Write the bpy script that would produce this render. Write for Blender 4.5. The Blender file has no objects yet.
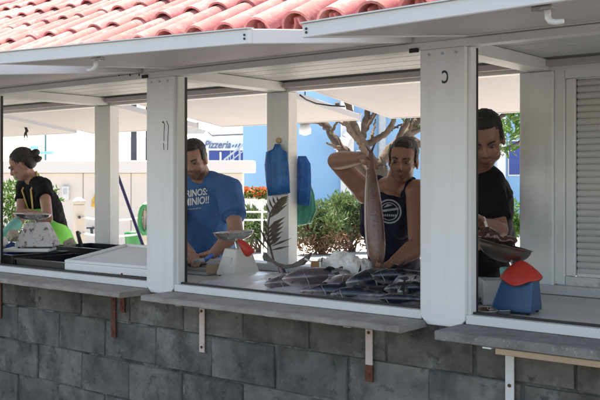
import bpy, bmesh, math, random
from mathutils import Vector, Matrix, noise
from mathutils.bvhtree import BVHTree
random.seed(7)
V = Vector
scn = bpy.context.scene
C = scn.collection
H = 1.55                                   # eye height of the photographer
# ---------------------------------------------------------------- camera
TH = math.atan2(720, 900)                  # the stall's depth axis lies this far right of the view axis
F = V((-math.sin(TH), math.cos(TH), 0)); R = V((math.cos(TH), math.sin(TH), 0)); UP = V((0, 0, 1))
cd = bpy.data.cameras.new('camera'); cam = bpy.data.objects.new('camera', cd); C.objects.link(cam)
cd.sensor_width = 36; cd.lens = 54; cd.shift_y = -21/600
cd.clip_start = 0.05; cd.clip_end = 2000
cam.location = (0, 0, H); cam.rotation_euler = (math.pi/2, 0, TH)
scn.camera = cam
# ---------------------------------------------------------------- sky, sun, exposure
SUN = V((-0.62, 0.42, 1.75)).normalized()
w = bpy.data.worlds.new('World'); scn.world = w; w.use_nodes = True
wn = w.node_tree.nodes; wl = w.node_tree.links
sky = wn.new('ShaderNodeTexSky'); sky.sky_type = 'NISHITA'; sky.sun_disc = False
sky.sun_elevation = math.asin(SUN.z); sky.sun_rotation = math.atan2(SUN.x, SUN.y)
sky.air_density = 1.0; sky.dust_density = 1.0; sky.ozone_density = 1.0
wl.new(sky.outputs[0], wn['Background'].inputs[0]); wn['Background'].inputs[1].default_value = 0.12
sl = bpy.data.lights.new('sun', 'SUN'); so = bpy.data.objects.new('sun', sl); C.objects.link(so)
sl.energy = 4.2; sl.angle = math.radians(0.55); sl.color = (1, 0.955, 0.88)
so.rotation_euler = SUN.to_track_quat('Z', 'Y').to_euler(); so.location = (-10, 10, 30)
scn.view_settings.view_transform = 'Standard'; scn.view_settings.look = 'None'
scn.view_settings.exposure = 1.7; scn.view_settings.gamma = 1
scn.view_settings.use_curve_mapping = False
scn.view_settings.use_white_balance = True; scn.view_settings.white_balance_temperature = 7900; scn.view_settings.white_balance_tint = 12   # camera balanced for open shade

# ---------------------------------------------------------------- pixel helpers (photo 600x400)
def ray(px, py): return F + R*((px-300)/900) + UP*((179-py)/900)
def W(px, py, Y): r = ray(px, py); return V((0, 0, H)) + r*(Y/r.y)          # on a plane parallel to the stall front
def WD(px, py, d): return V((0, 0, H)) + ray(px, py)*d                       # at distance d along the view axis
def WZ(px, py, z): r = ray(px, py); return V((0, 0, H)) + r*((z-H)/r.z)      # on a level plane
def Z(z): return H + z

# ---------------------------------------------------------------- materials
MATS = {}
def mat(name, col, rough=.6, var=.12, scale=6, bump=0.0, bscale=60, dirt=None, metal=0, rnd=0, spec=.5,
        trans=0, tint=False, streak=None, alpha=None, sss=0, coat=0):
    if name in MATS: return MATS[name]
    m = bpy.data.materials.new(name); m.use_nodes = True; MATS[name] = m
    nt = m.node_tree; N = nt.nodes; L = nt.links; b = N['Principled BSDF']
    b.inputs['Roughness'].default_value = rough; b.inputs['Metallic'].default_value = metal
    b.inputs['Specular IOR Level'].default_value = spec
    if coat: b.inputs['Coat Weight'].default_value = coat; b.inputs['Coat Roughness'].default_value = .12
    if sss:
        b.inputs['Subsurface Weight'].default_value = sss; b.inputs['Subsurface Radius'].default_value = (.012, .005, .003)
        b.inputs['Subsurface Scale'].default_value = 1
    tc = N.new('ShaderNodeTexCoord'); co = tc.outputs['Object']
    if rnd:
        oi = N.new('ShaderNodeObjectInfo'); add = N.new('ShaderNodeVectorMath'); add.operation = 'MULTIPLY_ADD'
        cb = N.new('ShaderNodeCombineXYZ')
        for i in range(3): L.new(oi.outputs['Random'], cb.inputs[i])
        add.inputs[1].default_value = (37, 53, 71); L.new(cb.outputs[0], add.inputs[0]); L.new(co, add.inputs[2]); co = add.outputs[0]
    def noise_n(s, det=5, rg=.6, vec=None):
        n = N.new('ShaderNodeTexNoise'); n.inputs['Scale'].default_value = s; n.inputs['Detail'].default_value = det
        n.inputs['Roughness'].default_value = rg; L.new(vec or co, n.inputs['Vector']); return n
    def mix(a, bcol, fac, mode='MIX'):
        x = N.new('ShaderNodeMix'); x.data_type = 'RGBA'; x.blend_type = mode
        for sock, val in ((x.inputs[0], fac), (x.inputs[6], a), (x.inputs[7], bcol)):
            if isinstance(val, (int, float)): sock.default_value = val
            elif isinstance(val, tuple): sock.default_value = (*val, 1)
            else: L.new(val, sock)
        return x.outputs[2]
    def ramp(fac, a, c):
        r = N.new('ShaderNodeMapRange'); r.inputs[1].default_value = a; r.inputs[2].default_value = c; L.new(fac, r.inputs[0]); return r.outputs[0]
    dark = tuple(c*(1-var) for c in col); lite = tuple(min(1, c*(1+var)) for c in col)
    n1 = noise_n(scale)
    out = mix(dark, lite, ramp(n1.outputs[0], .3, .7))
    if rnd:
        hv = N.new('ShaderNodeHueSaturation'); mr = N.new('ShaderNodeMapRange')
        L.new(oi.outputs['Random'], mr.inputs[0]); mr.inputs[3].default_value = 1-rnd; mr.inputs[4].default_value = 1+rnd
        L.new(mr.outputs[0], hv.inputs['Value']); L.new(out, hv.inputs['Color']); out = hv.outputs[0]
    if dirt:
        for (dc, lo, hi, ds) in dirt:
            n2 = noise_n(ds, 8, .7); out = mix(out, dc, ramp(n2.outputs[0], lo, hi))
    if streak:
        sc_, lo, hi, amt, scol = streak
        mp = N.new('ShaderNodeMapping'); mp.inputs['Scale'].default_value = sc_; L.new(co, mp.inputs[0])
        n3 = noise_n(1, 6, .6, mp.outputs[0])
        f = N.new('ShaderNodeMath'); f.operation = 'MULTIPLY'; f.inputs[1].default_value = amt; L.new(ramp(n3.outputs[0], lo, hi), f.inputs[0])
        out = mix(out, scol, f.outputs[0])
    if tint:
        at = N.new('ShaderNodeAttribute'); at.attribute_name = 'tint'; out = mix(out, at.outputs['Color'], 1.0, 'MULTIPLY')
    L.new(out, b.inputs['Base Color'])
    if bump:
        bn = noise_n(bscale, 6, .65); bp = N.new('ShaderNodeBump'); bp.inputs['Strength'].default_value = bump; bp.inputs['Distance'].default_value = .01
        L.new(bn.outputs[0], bp.inputs['Height']); L.new(bp.outputs[0], b.inputs['Normal'])
    if rough < .9:
        rn = noise_n(scale*3); rr = N.new('ShaderNodeMapRange'); L.new(rn.outputs[0], rr.inputs[0])
        rr.inputs[3].default_value = max(.02, rough-.12); rr.inputs[4].default_value = min(1, rough+.12); L.new(rr.outputs[0], b.inputs['Roughness'])
    if trans:
        tr = N.new('ShaderNodeBsdfTranslucent'); L.new(out, tr.inputs[0]); ms = N.new('ShaderNodeMixShader'); ms.inputs[0].default_value = trans
        L.new(b.outputs[0], ms.inputs[1]); L.new(tr.outputs[0], ms.inputs[2]); L.new(ms.outputs[0], N['Material Output'].inputs[0])
    return m

grime = (.23, .21, .19)
M_white = mat('white_painted_aluminium', (.74, .75, .745), .42, .03, 3, .04, 25, [((.5, .49, .46), .54, .9, 3), ((.34, .30, .25), .70, .78, 34), ((.42, .40, .36), .66, .8, 9)], streak=((16, 16, 1.0), .50, .9, .35, (.42, .40, .37)))
M_white2 = mat('white_aluminium_frame', (.70, .705, .70), .45, .04, 4, .03, 25, [(grime, .66, .95, 5)])
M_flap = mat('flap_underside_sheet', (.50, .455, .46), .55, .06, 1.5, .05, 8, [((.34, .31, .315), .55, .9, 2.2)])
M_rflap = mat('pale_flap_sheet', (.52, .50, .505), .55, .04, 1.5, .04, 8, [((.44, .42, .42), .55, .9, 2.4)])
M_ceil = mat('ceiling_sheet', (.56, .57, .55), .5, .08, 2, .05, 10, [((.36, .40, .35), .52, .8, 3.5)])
M_black = mat('black_rubber', (.012, .012, .013), .5, .2)
M_blackp = mat('black_plastic', (.015, .016, .018), .38, .3, 8)
M_block = mat('weathered_concrete_block', (.165, .156, .145), .97, .32, 7, 1.0, 42, [((.055, .053, .052), .46, .68, 2.6), ((.30, .29, .275), .57, .74, 4.5), ((.025, .024, .023), .57, .72, 13), ((.34, .33, .31), .66, .76, 26)], rnd=.20, spec=.15, streak=((7, 7, .7), .52, .85, .55, (.25, .245, .235)))
M_mortar = mat('mortar', (.12, .118, .112), .97, .4, 9, .9, 60, [((.36, .35, .33), .52, .66, 3.5), ((.018, .018, .018), .46, .70, 5)], spec=.1)
M_ledge = mat('stone_ledge', (.31, .285, .26), .55, .2, 11, .35, 140, [((.15, .135, .125), .5, .78, 5), ((.50, .47, .44), .60, .74, 38), ((.10, .09, .085), .64, .74, 55)], spec=.45)
M_terraz = mat('rough_concrete_ledge', (.25, .238, .225), .9, .2, 12, .7, 130, [((.11, .105, .10), .48, .78, 5), ((.46, .44, .42), .57, .70, 75), ((.05, .05, .05), .62, .72, 90)])
M_tile = mat('terracotta_tile', (.50, .195, .195), .85, .16, 9, .25, 70, [((.68, .46, .44), .50, .76, 10), ((.20, .12, .10), .60, .78, 13), ((.30, .28, .24), .66, .75, 30)], rnd=.24, spec=.25)
M_tile2 = mat('terracotta_pan_tile', (.44, .16, .155), .88, .18, 9, .25, 70, [((.24, .12, .10), .55, .9, 8)], rnd=.14, spec=.2)
M_deck = mat('roof_deck', (.4, .39, .38), .8)
M_rust = mat('rusty_iron', (.13, .045, .022), .85, .4, 30, .5, 90, [((.05, .02, .012), .5, .8, 40)])
M_pinkp = mat('chipped_pinkish_paint', (.58, .47, .43), .6, .08, 20, .2, 60, [((.16, .06, .03), .62, .72, 22)])
M_wood = mat('raw_timber', (.46, .33, .21), .75, .12, 4, .2, 40, [((.33, .17, .08), .62, .72, 5)], streak=((1, 60, 60), .4, .8, .35, (.3, .2, .12)))
M_slat = mat('grey_shutter_slat', (.52, .52, .51), .5, .05, 5, .05, 40, [((.25, .25, .24), .6, .9, 4)])
M_algae = mat('grimy_white_frame', (.62, .62, .59), .6, .06, 6, .1, 40, [((.15, .14, .07), .52, .75, 9)])
M_steel = mat('worn_steel', (.62, .61, .60), .28, .12, 14, .05, 80, [((.30, .29, .28), .5, .85, 9)], metal=1)
M_darksteel = mat('dark_tarnished_steel', (.20, .175, .155), .35, .2, 12, .08, 80, [((.08, .065, .055), .5, .8, 9)], metal=.85)
M_counter = mat('counter_sheet', (.55, .55, .54), .4, .08, 5, .06, 30, [((.3, .28, .27), .58, .85, 6)])
M_concrete = mat('rear_wall_render', (.45, .43, .41), .9, .12, 4, .3, 40)
M_skinA = mat('skin_tan', (.27, .125, .08), .48, .08, 18, .06, 220, tint=True, sss=.15)
M_skinB = mat('skin_light', (.37, .19, .135), .48, .08, 18, .06, 220, tint=True, sss=.15)
M_hair = mat('dark_hair', (.012, .010, .009), .45, .4, 60, .6, 160)
M_eye = mat('shaded_eye_white', (.17, .155, .145), .2, .02); M_iris = mat('eye_iris', (.015, .01, .008), .1, .1)  # eye whites darkened: gloom put into the colour
M_blueT = mat('blue_cotton', (.048, .135, .32), .88, .10, 12, .25, 260, spec=.2)
M_navyT = mat('navy_cotton', (.012, .014, .028), .9, .2, 12, .25, 260, spec=.2)
M_blackT = mat('black_cotton', (.008, .008, .010), .9, .2, 12, .25, 260, spec=.2)
M_trous = mat('dark_trousers', (.02, .025, .05), .9, .2, 10, .2, 200)
M_green = mat('green_apron_cloth', (.13, .50, .07), .75, .10, 9, .2, 120)
M_lanyard = mat('yellow_lanyard', (.60, .44, .16), .7)
M_print = mat('white_print', (.74, .74, .72), .8, .05, 40)
M_printg = mat('grey_print', (.30, .31, .33), .8, .2, 60)
M_teal = mat('teal_rubber_glove', (.16, .47, .42), .5, .08, 12, .1, 90)
M_foam = mat('white_foam', (.80, .80, .80), .7, .03, 6, .25, 160, [((.62, .62, .62), .6, .9, 5)], sss=.05)
M_sheet = mat('wet_plastic_sheet', (.62, .63, .64), .22, .06, 8, .15, 25, [((.48, .45, .45), .55, .85, 6)])
M_paper = mat('white_wrapping_paper', (.80, .79, .77), .75, .04, 9, .12, 60)
M_card = mat('brown_cardboard', (.34, .18, .075), .8, .08, 12)
M_bagb = mat('blue_plastic_bag', (.035, .21, .56), .25, .3, 14, 1.0, 16, trans=.3)
M_bagg = mat('green_plastic_bag', (.10, .40, .32), .25, .3, 14, 1.0, 16, trans=.4)
M_frond = mat('dried_brown_frond', (.115, .090, .070), .75, .35, 30, .2, 80)
M_scaleblue = mat('blue_enamel', (.012, .075, .175), .35, .08, 8, .05, 50, [((.10, .12, .14), .68, .8, 16)])
M_scalewhite = mat('white_enamel', (.68, .67, .63), .4, .05, 8, .05, 50)
M_red = mat('red_plastic', (.52, .035, .022), .4, .10, 14, .1, 60)
M_stained = mat('stained_floral_cover', (.60, .58, .58), .6, .05, 8, .15, 50, [((.18, .07, .06), .56, .63, 24), ((.40, .27, .12), .58, .66, 19), ((.24, .27, .34), .58, .70, 13)])
M_purple = mat('purple_handle', (.06, .035, .16), .4)
M_yellow = mat('yellow_sign', (.72, .42, .04), .5)
M_cream = mat('cream_wall_render', (.70, .645, .61), .9, .04, 2, .15, 30, [((.58, .50, .45), .58, .9, 1.3)], streak=((3, 3, .25), .55, .95, .3, (.5, .42, .36)))
M_creamcap = mat('cream_coping', (.74, .70, .67), .9, .03, 2)
M_stonepost = mat('pale_stone_post', (.60, .53, .44), .9, .10, 6, .3, 50)
M_bwhite = mat('white_render', (.80, .80, .79), .9, .03, 1)
M_bblue = mat('pale_blue_render', (.27, .50, .74), .9, .05, .6, .1, 20)
M_winblue = mat('blue_window_glass', (.015, .06, .30), .15, .1, 2)
M_sign = mat('blue_grey_lettering', (.12, .18, .33), .6)
M_rail = mat('grey_metal_rail', (.45, .48, .52), .5)
M_greyroof = mat('grey_awning', (.22, .23, .25), .8)
M_bark = mat('grey_brown_bark', (.115, .082, .062), .9, .3, 14, .8, 40, [((.22, .18, .145), .55, .8, 7), ((.04, .03, .025), .55, .75, 11)])
M_leafA = mat('fresh_green_leaf', (.075, .17, .03), .5, .35, 3, trans=.35, rnd=0)
M_leafB = mat('grey_green_leaf', (.125, .19, .075), .5, .55, 3, trans=.25)
M_leafC = mat('dry_brown_leaf', (.22, .12, .07), .7, .4, 5, trans=.2)
M_flower = mat('orange_flower', (.65, .15, .04), .6, .4, 6, trans=.2)
M_ground = mat('pale_concrete_paving', (.47, .465, .455), .9, .06, .8, .2, 20, [((.40, .38, .36), .58, .85, .5)])
M_darkpost = mat('dark_grey_post', (.05, .06, .075), .6)
M_tealp = mat('teal_pole', (.06, .22, .27), .5)
M_skyblue = mat('light_blue_panel', (.25, .62, .85), .5)
M_hose = mat('green_hose', (.02, .22, .07), .4)
M_cloth = mat('beige_rag', (.45, .38, .30), .9, .15, 12, .3, 60)

# ---------------------------------------------------------------- mesh helpers
class MB:
    def __init__(s): s.v = []; s.f = []
    def add(s, vs, fs): n = len(s.v); s.v += [V(x) for x in vs]; s.f += [tuple(i+n for i in f) for f in fs]; return s
    def hexa(s, p):   # 8 corners: bottom 4 ccw, top 4 ccw
        return s.add(p, [(3, 2, 1, 0), (4, 5, 6, 7), (0, 1, 5, 4), (1, 2, 6, 5), (2, 3, 7, 6), (3, 0, 4, 7)])
    def box(s, lo, hi):
        (a, b, c), (d, e, f) = lo, hi
        return s.hexa([(a, b, c), (d, b, c), (d, e, c), (a, e, c), (a, b, f), (d, b, f), (d, e, f), (a, e, f)])
    def obox(s, c, ax, ay, az, hx, hy, hz):
        c = V(c); p = []
        for z in (-1, 1):
            for (x, y) in ((-1, -1), (1, -1), (1, 1), (-1, 1)): p.append(c+ax*hx*x+ay*hy*y+az*hz*z)
        return s.hexa(p)
    def loft(s, rings, cap=True, closed=True):
        n = len(rings[0]); vs = [p for r in rings for p in r]; fs = []
        for i in range(len(rings)-1):
            for j in range(n if closed else n-1):
                k = (j+1) % n; fs.append((i*n+j, i*n+k, (i+1)*n+k, (i+1)*n+j))
        if cap: fs.append(tuple(range(n-1, -1, -1))); fs.append(tuple((len(rings)-1)*n+j for j in range(n)))
        return s.add(vs, fs)
    def tube(s, pts, rad, n=8, cap=True):
        pts = [V(p) for p in pts]; rad = rad if isinstance(rad, (list, tuple)) else [rad]*len(pts); rings = []; ref = None
        for i, p in enumerate(pts):
            t = (pts[min(i+1, len(pts)-1)]-pts[max(i-1, 0)]).normalized()
            if ref is None: ref = V((0, 0, 1)) if abs(t.z) < .9 else V((1, 0, 0))
            a = t.cross(ref).normalized(); b = a.cross(t).normalized(); ref = b
            rings.append([p+a*math.cos(2*math.pi*j/n)*rad[i]-b*math.sin(2*math.pi*j/n)*rad[i] for j in range(n)])
        return s.loft(rings, cap)
    def ell(s, c, ax, ay, az, rx, ry, rz, nu=16, nv=10):
        c = V(c); rings = []
        vs = [c-az*rz]; fs = []
        for i in range(1, nv):
            t = math.pi*i/nv
            for j in range(nu):
                u = 2*math.pi*j/nu; vs.append(c+ax*rx*math.sin(t)*math.cos(u)+ay*ry*math.sin(t)*math.sin(u)-az*rz*math.cos(t))
        vs.append(c+az*rz); last = len(vs)-1
        for j in range(nu):
            k = (j+1) % nu; fs.append((0, 1+k, 1+j)); fs.append((last, last-nu+j, last-nu+k))
            for i in range(nv-2): a = 1+i*nu; fs.append((a+j, a+k, a+nu+k, a+nu+j))
        return s.add(vs, fs)
    def caps(s, a, b, ra, rb, n=14):       # round-ended tapered limb
        a = V(a); b = V(b); t = (b-a); L = t.length
        if L < 1e-6: return s
        t /= L; pts = []; rad = []
        for k in range(5): q = math.pi/2*(1-k/4.0); pts.append(a-t*ra*math.sin(q)); rad.append(max(ra*math.cos(q), ra*.05))
        for k in range(1, 4): pts.append(a+t*L*k/4); rad.append(ra+(rb-ra)*k/4)
        for k in range(5): q = math.pi/2*k/4.0; pts.append(b+t*rb*math.sin(q)); rad.append(max(rb*math.cos(q), rb*.05))
        return s.tube(pts, rad, n)
    def lathe(s, prof, c=(0, 0, 0), n=28, axis=None):
        c = V(c); rings = []
        for (r, z) in prof: rings.append([c+V((r*math.cos(2*math.pi*j/n), r*math.sin(2*math.pi*j/n), z)) for j in range(n)])
        return s.loft(rings, True)
    def mesh(s, name, smooth=False, bev=0, seg=1):
        me = bpy.data.meshes.new(name); me.from_pydata([tuple(v) for v in s.v], [], s.f)
        bm = bmesh.new(); bm.from_mesh(me); bmesh.ops.recalc_face_normals(bm, faces=bm.faces[:])
        if bev: bmesh.ops.bevel(bm, geom=bm.edges[:], offset=bev, segments=seg, profile=.5, affect='EDGES', clamp_overlap=True)
        bm.to_mesh(me); bm.free()
        if smooth: me.polygons.foreach_set('use_smooth', [True]*len(me.polygons))
        return me
def wmat(o):
    m = o.matrix_basis.copy()
    if o.parent: m = wmat(o.parent) @ o.matrix_parent_inverse @ m
    return m
def link(name, me, m=None, parent=None, local=False):
    o = bpy.data.objects.new(name, me); C.objects.link(o)
    if m is not None and not me.materials: me.materials.append(m)
    if parent:
        o.parent = parent
        if not local: o.matrix_parent_inverse = wmat(parent).inverted()
    return o
def obj(name, mb, m, parent=None, smooth=False, bev=0, seg=1, local=False):
    return link(name, mb.mesh(name, smooth, bev, seg), m, parent, local)
def tag(o, label, cat, group=None, kind=None):
    if label: o['label'] = label
    if cat: o['category'] = cat
    if group: o['group'] = group
    if kind: o['kind'] = kind
    return o
def thing(name, loc, label, cat, group=None, rot=None):
    o = bpy.data.objects.new(name, None); C.objects.link(o); o.empty_display_size = .05
    o.location = loc
    if rot is not None: o.rotation_euler = rot
    return tag(o, label, cat, group)
def bx(lo, hi): return MB().box(lo, hi)
def finalize(o, voxel, smooth_it=6, wr=None):
    """voxel-fuse an object's shells into one continuous skin"""
    md = o.modifiers.new('r', 'REMESH'); md.mode = 'VOXEL'; md.voxel_size = voxel; md.use_smooth_shade = True
    s = o.modifiers.new('s', 'SMOOTH'); s.factor = .5; s.iterations = smooth_it
    dg = bpy.context.evaluated_depsgraph_get(); dg.update()
    me = bpy.data.meshes.new_from_object(o.evaluated_get(dg)); o.modifiers.clear()
    old = o.data; mats = list(old.materials); o.data = me; me.materials.clear()
    for mm in mats: me.materials.append(mm)
    bpy.data.meshes.remove(old)
    if wr:
        amp, sc = wr; nr = [v.normal.copy() for v in me.vertices]
        for v, n in zip(me.vertices, nr):
            p = v.co; k = noise.noise(V((p.x*sc, p.y*sc, p.z*sc*.55)))+.5*noise.noise(p*sc*2.3); v.co = p+n*amp*k
    me.polygons.foreach_set('use_smooth', [True]*len(me.polygons))
    return o
def text_mesh(txt, size, shear=0, bold=0, ext=.004):
    cu = bpy.data.curves.new('t', 'FONT'); cu.body = txt; cu.size = size; cu.shear = shear; cu.offset = bold; cu.extrude = ext
    cu.align_x = 'CENTER'; cu.align_y = 'CENTER'; cu.resolution_u = 4
    o = bpy.data.objects.new('t', cu); C.objects.link(o)
    dg = bpy.context.evaluated_depsgraph_get(); dg.update()
    me = bpy.data.meshes.new_from_object(o.evaluated_get(dg)); bpy.data.objects.remove(o); bpy.data.curves.remove(cu); return me

# ================================================================ GROUND
g = MB().add([(-700, -300, 0), (700, -300, 0), (700, 900, 0), (-700, 900, 0)], [(0, 1, 2, 3)])
o = obj('ground', g, M_ground); o['kind'] = 'structure'
o = obj('unseen_road', MB().add([(-120, -40, .004), (120, -40, .004), (120, 2.75, .004), (-120, 2.75, .004)], [(0, 1, 2, 3)]), mat('asphalt', (.055, .055, .057), .9, .2, 3, .4, 60)); o['kind'] = 'structure'  # dark ground out of view, added to cut bounce onto flaps and wall

# ================================================================ THE STALL
YF = 3.12; YR = 4.09; XL = -8.35; XR = 0.15
stall = thing('market_stall', (-3.4, 3.6, 0), 'long white fish market stall with grey block front and red tiled roof', 'market stall')
PX = [-8.26, -6.635, -5.015, -3.397, -1.772, -0.147]      # post centres
# --- front wall of blocks
core = obj('wall', bx((XL, YF+.0085, 0), (XR, YF+.19, Z(-.562))), M_mortar, stall)
blk_me = []
for k in range(5):
    rr = random.Random(k); b = bx((-.1965, 0, -.0965), (.1965, .12, .0965)); me = b.mesh('block', False, .005)
    for v in me.vertices:
        if v.co.y < .02: v.co += V((rr.uniform(-.003, .003), rr.uniform(-.003, .004), rr.uniform(-.003, .003)))
    me.materials.append(M_block); blk_me.append(me)
half = bx((-.095, 0, -.095), (.095, .12, .095)).mesh('block', False, .007); half.materials.append(M_block)
for row in range(5):
    zc = Z(-.657-.2*row); off = -3.24 if row % 2 == 0 else -3.44
    x = off+.2+.4*math.ceil((XL+.2-off-.2)/.4)
    if row == 4: zc = max(zc, .1)
    while x < XR-.2:
        o = link('block', random.choice(blk_me), None, core)
        o.location = (x+random.uniform(-.005, .005), YF+random.uniform(-.004, .004), zc+random.uniform(-.004, .004)); o.rotation_euler = (0, random.uniform(-.006, .006), random.uniform(-.006, .006)); x += .4
# --- rear wall and sill
obj('rear_wall', bx((XL, YR, 0), (XR, YR+.10, Z(-.55))), M_concrete, stall)
obj('rear_sill', bx((XL, YR-.02, Z(-.548)), (XR, YR+.13, Z(-.505))), M_counter, stall, bev=.004)
# --- counter between the walls
obj('counter', bx((XL, YF+.05, Z(-.60)), (XR, YR-.025, Z(-.548))), M_counter, stall, bev=.004)
# --- posts
for i, x in enumerate(PX):
    p = MB(); hw = .099; zt = Z(.515); zb = Z(-.578)
    prof = [(x-hw, zt), (x+hw, zt), (x+hw, zb+.03), (x+hw-.03, zb), (x-hw+.03, zb), (x-hw, zb+.03)]
    p.loft([[V((a, YF-.010, c)) for a, c in prof], [V((a, YF+.045, c)) for a, c in prof]])
    po = obj('post', p, M_white, stall, bev=.003)
    for s in (-.06, 0, .06):
        sc = MB().lathe([(.0001, -.001), (.006, 0), (.006, .002), (.0001, .0035)], n=8)
        so_ = obj('screw', sc, M_rail, po); so_.rotation_euler = (math.pi/2, 0, 0); so_.location = (x+s, YF-.0105, Z(.493))
    # side jamb with rubber gasket
    obj('jamb', bx((x+hw+.0005, YF+.012, Z(-.526)), (x+hw+.014, YF+.055, Z(.513))), M_white2, stall)
    obj('gasket', bx((x+hw+.001, YF+.0555, Z(-.526)), (x+hw+.013, YF+.075, Z(.513))), M_black, stall)
    obj('jamb', bx((x-hw-.014, YF+.012, Z(-.526)), (x-hw-.0005, YF+.055, Z(.513))), M_white2, stall)
    # rear post
    xr = x-.045
    obj('rear_post', bx((xr-.086, YR, Z(-.506)), (xr+.082, YR+.085, Z(.515))), M_white, stall, bev=.003)
    obj('cross_beam', bx((xr-.05, YF+.076, Z(.518)), (xr+.06, YR+.08, Z(.572))), M_white2, stall, bev=.003)
    if i+1 < len(PX):
        x2 = PX[i+1]
        r_ = MB().box((x+hw, YF-.004, Z(-.561)), (x2-hw, YF+.048, Z(-.526)))
        ro = obj('bottom_rail', r_, M_white2, stall, bev=.002)
        obj('gasket', bx((x+hw+.01, YF+.030, Z(-.5255)), (x2-hw-.01, YF+.046, Z(-.517))), M_black, stall)
obj('header', bx((XL, YF-.008, Z(.5155)), (XR, YF+.05, Z(.546))), M_white2, stall, bev=.002)
obj('fascia', bx((XL, YF+.0, Z(.5465)), (XR, YF+.045, Z(.70))), M_white2, stall)
obj('rear_header', bx((XL, YR+.01, Z(.516)), (XR, YR+.075, Z(.560))), M_white2, stall, bev=.002)
obj('rear_track', bx((XL, YR-.03, Z(.535)), (XR, YR+.008, Z(.566))), M_flap, stall, bev=.002)
obj('rear_fascia', bx((XL, YR+.03, Z(.5605)), (XR, YR+.075, Z(1.20))), M_white2, stall)
n = 6
for k in range(n):
    a = YF+.051+(YR-.04-YF-.06)*k/n; b = YF+.051+(YR-.04-YF-.06)*(k+1)/n-.006
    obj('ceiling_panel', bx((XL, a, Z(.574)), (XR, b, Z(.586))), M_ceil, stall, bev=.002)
# --- ledges and brackets
ledges = [(-6.53, -5.10, M_ledge), (-4.905, -3.476, M_ledge), (-3.32, -1.85, M_ledge), (-1.695, -.2, M_terraz)]
for (a, b, m) in ledges:
    th = .028 if m is M_ledge else .036
    l = MB(); nn = 40; top = []
    rings = []
    for i in range(nn+1):
        x = a+(b-a)*i/nn; e = .004*noise.noise(V((x*9, 1, 2)))+.003*noise.noise(V((x*31, 5, 2)))
        zt = Z(-.5625)
        rings.append([V((x, YF+.010, zt)), V((x, 2.922+e, zt)), V((x, 2.916+e, zt-.005)), V((x, 2.917+e*1.6, zt-th+.004+e*.6)), V((x, 2.925+e, zt-th)), V((x, YF+.010, zt-th))])
    l.loft(rings); obj('ledge', l, m, stall)
def bracket(px, m, zb=-.84, arm=.165):
    x = W(px, 320, YF).x; th = .028 if px < 430 else .036; zt = Z(-.5625-th-.0015)
    b = MB().box((x-.0175, YF-.013, Z(zb)), (x+.0175, YF-.007, zt))
    b.box((x-.0175, YF-.007-arm, zt-.0065), (x+.0175, YF-.0132, zt))
    bo = obj('bracket', b, m, stall, bev=.001)
    for z in (zb+.025, zb+.20):
        h = MB().lathe([(.0001, 0), (.007, 0), (.007, .003), (.0001, .004)], n=8); ho = obj('bolt', h, M_rust, bo); ho.rotation_euler = (math.pi/2, 0, 0); ho.location = (x, YF-.0135, Z(z))
    return bo
bracket(1, M_rust); bk = bracket(115, M_rust); bk['label'] = 'rust-brown iron bracket'
bracket(203.5, M_pinkp); b2 = bracket(370.5, M_pinkp)
xb = W(370.5, 360, YF).x
rb_ = obj('rust_foot', bx((xb-.0185, YF-.0142, Z(-.845)), (xb+.0185, YF-.006, Z(-.775))), M_rust, b2)
bracket(511, M_white2, -.97, .19)
bracket(124, M_rust, -.70)
tb = W(497, 352, 2.94); obj('timber_strip', bx((tb.x, 2.925, Z(-.622)), (-.2, 2.985, Z(-.600))), M_wood, stall, bev=.002)

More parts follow.
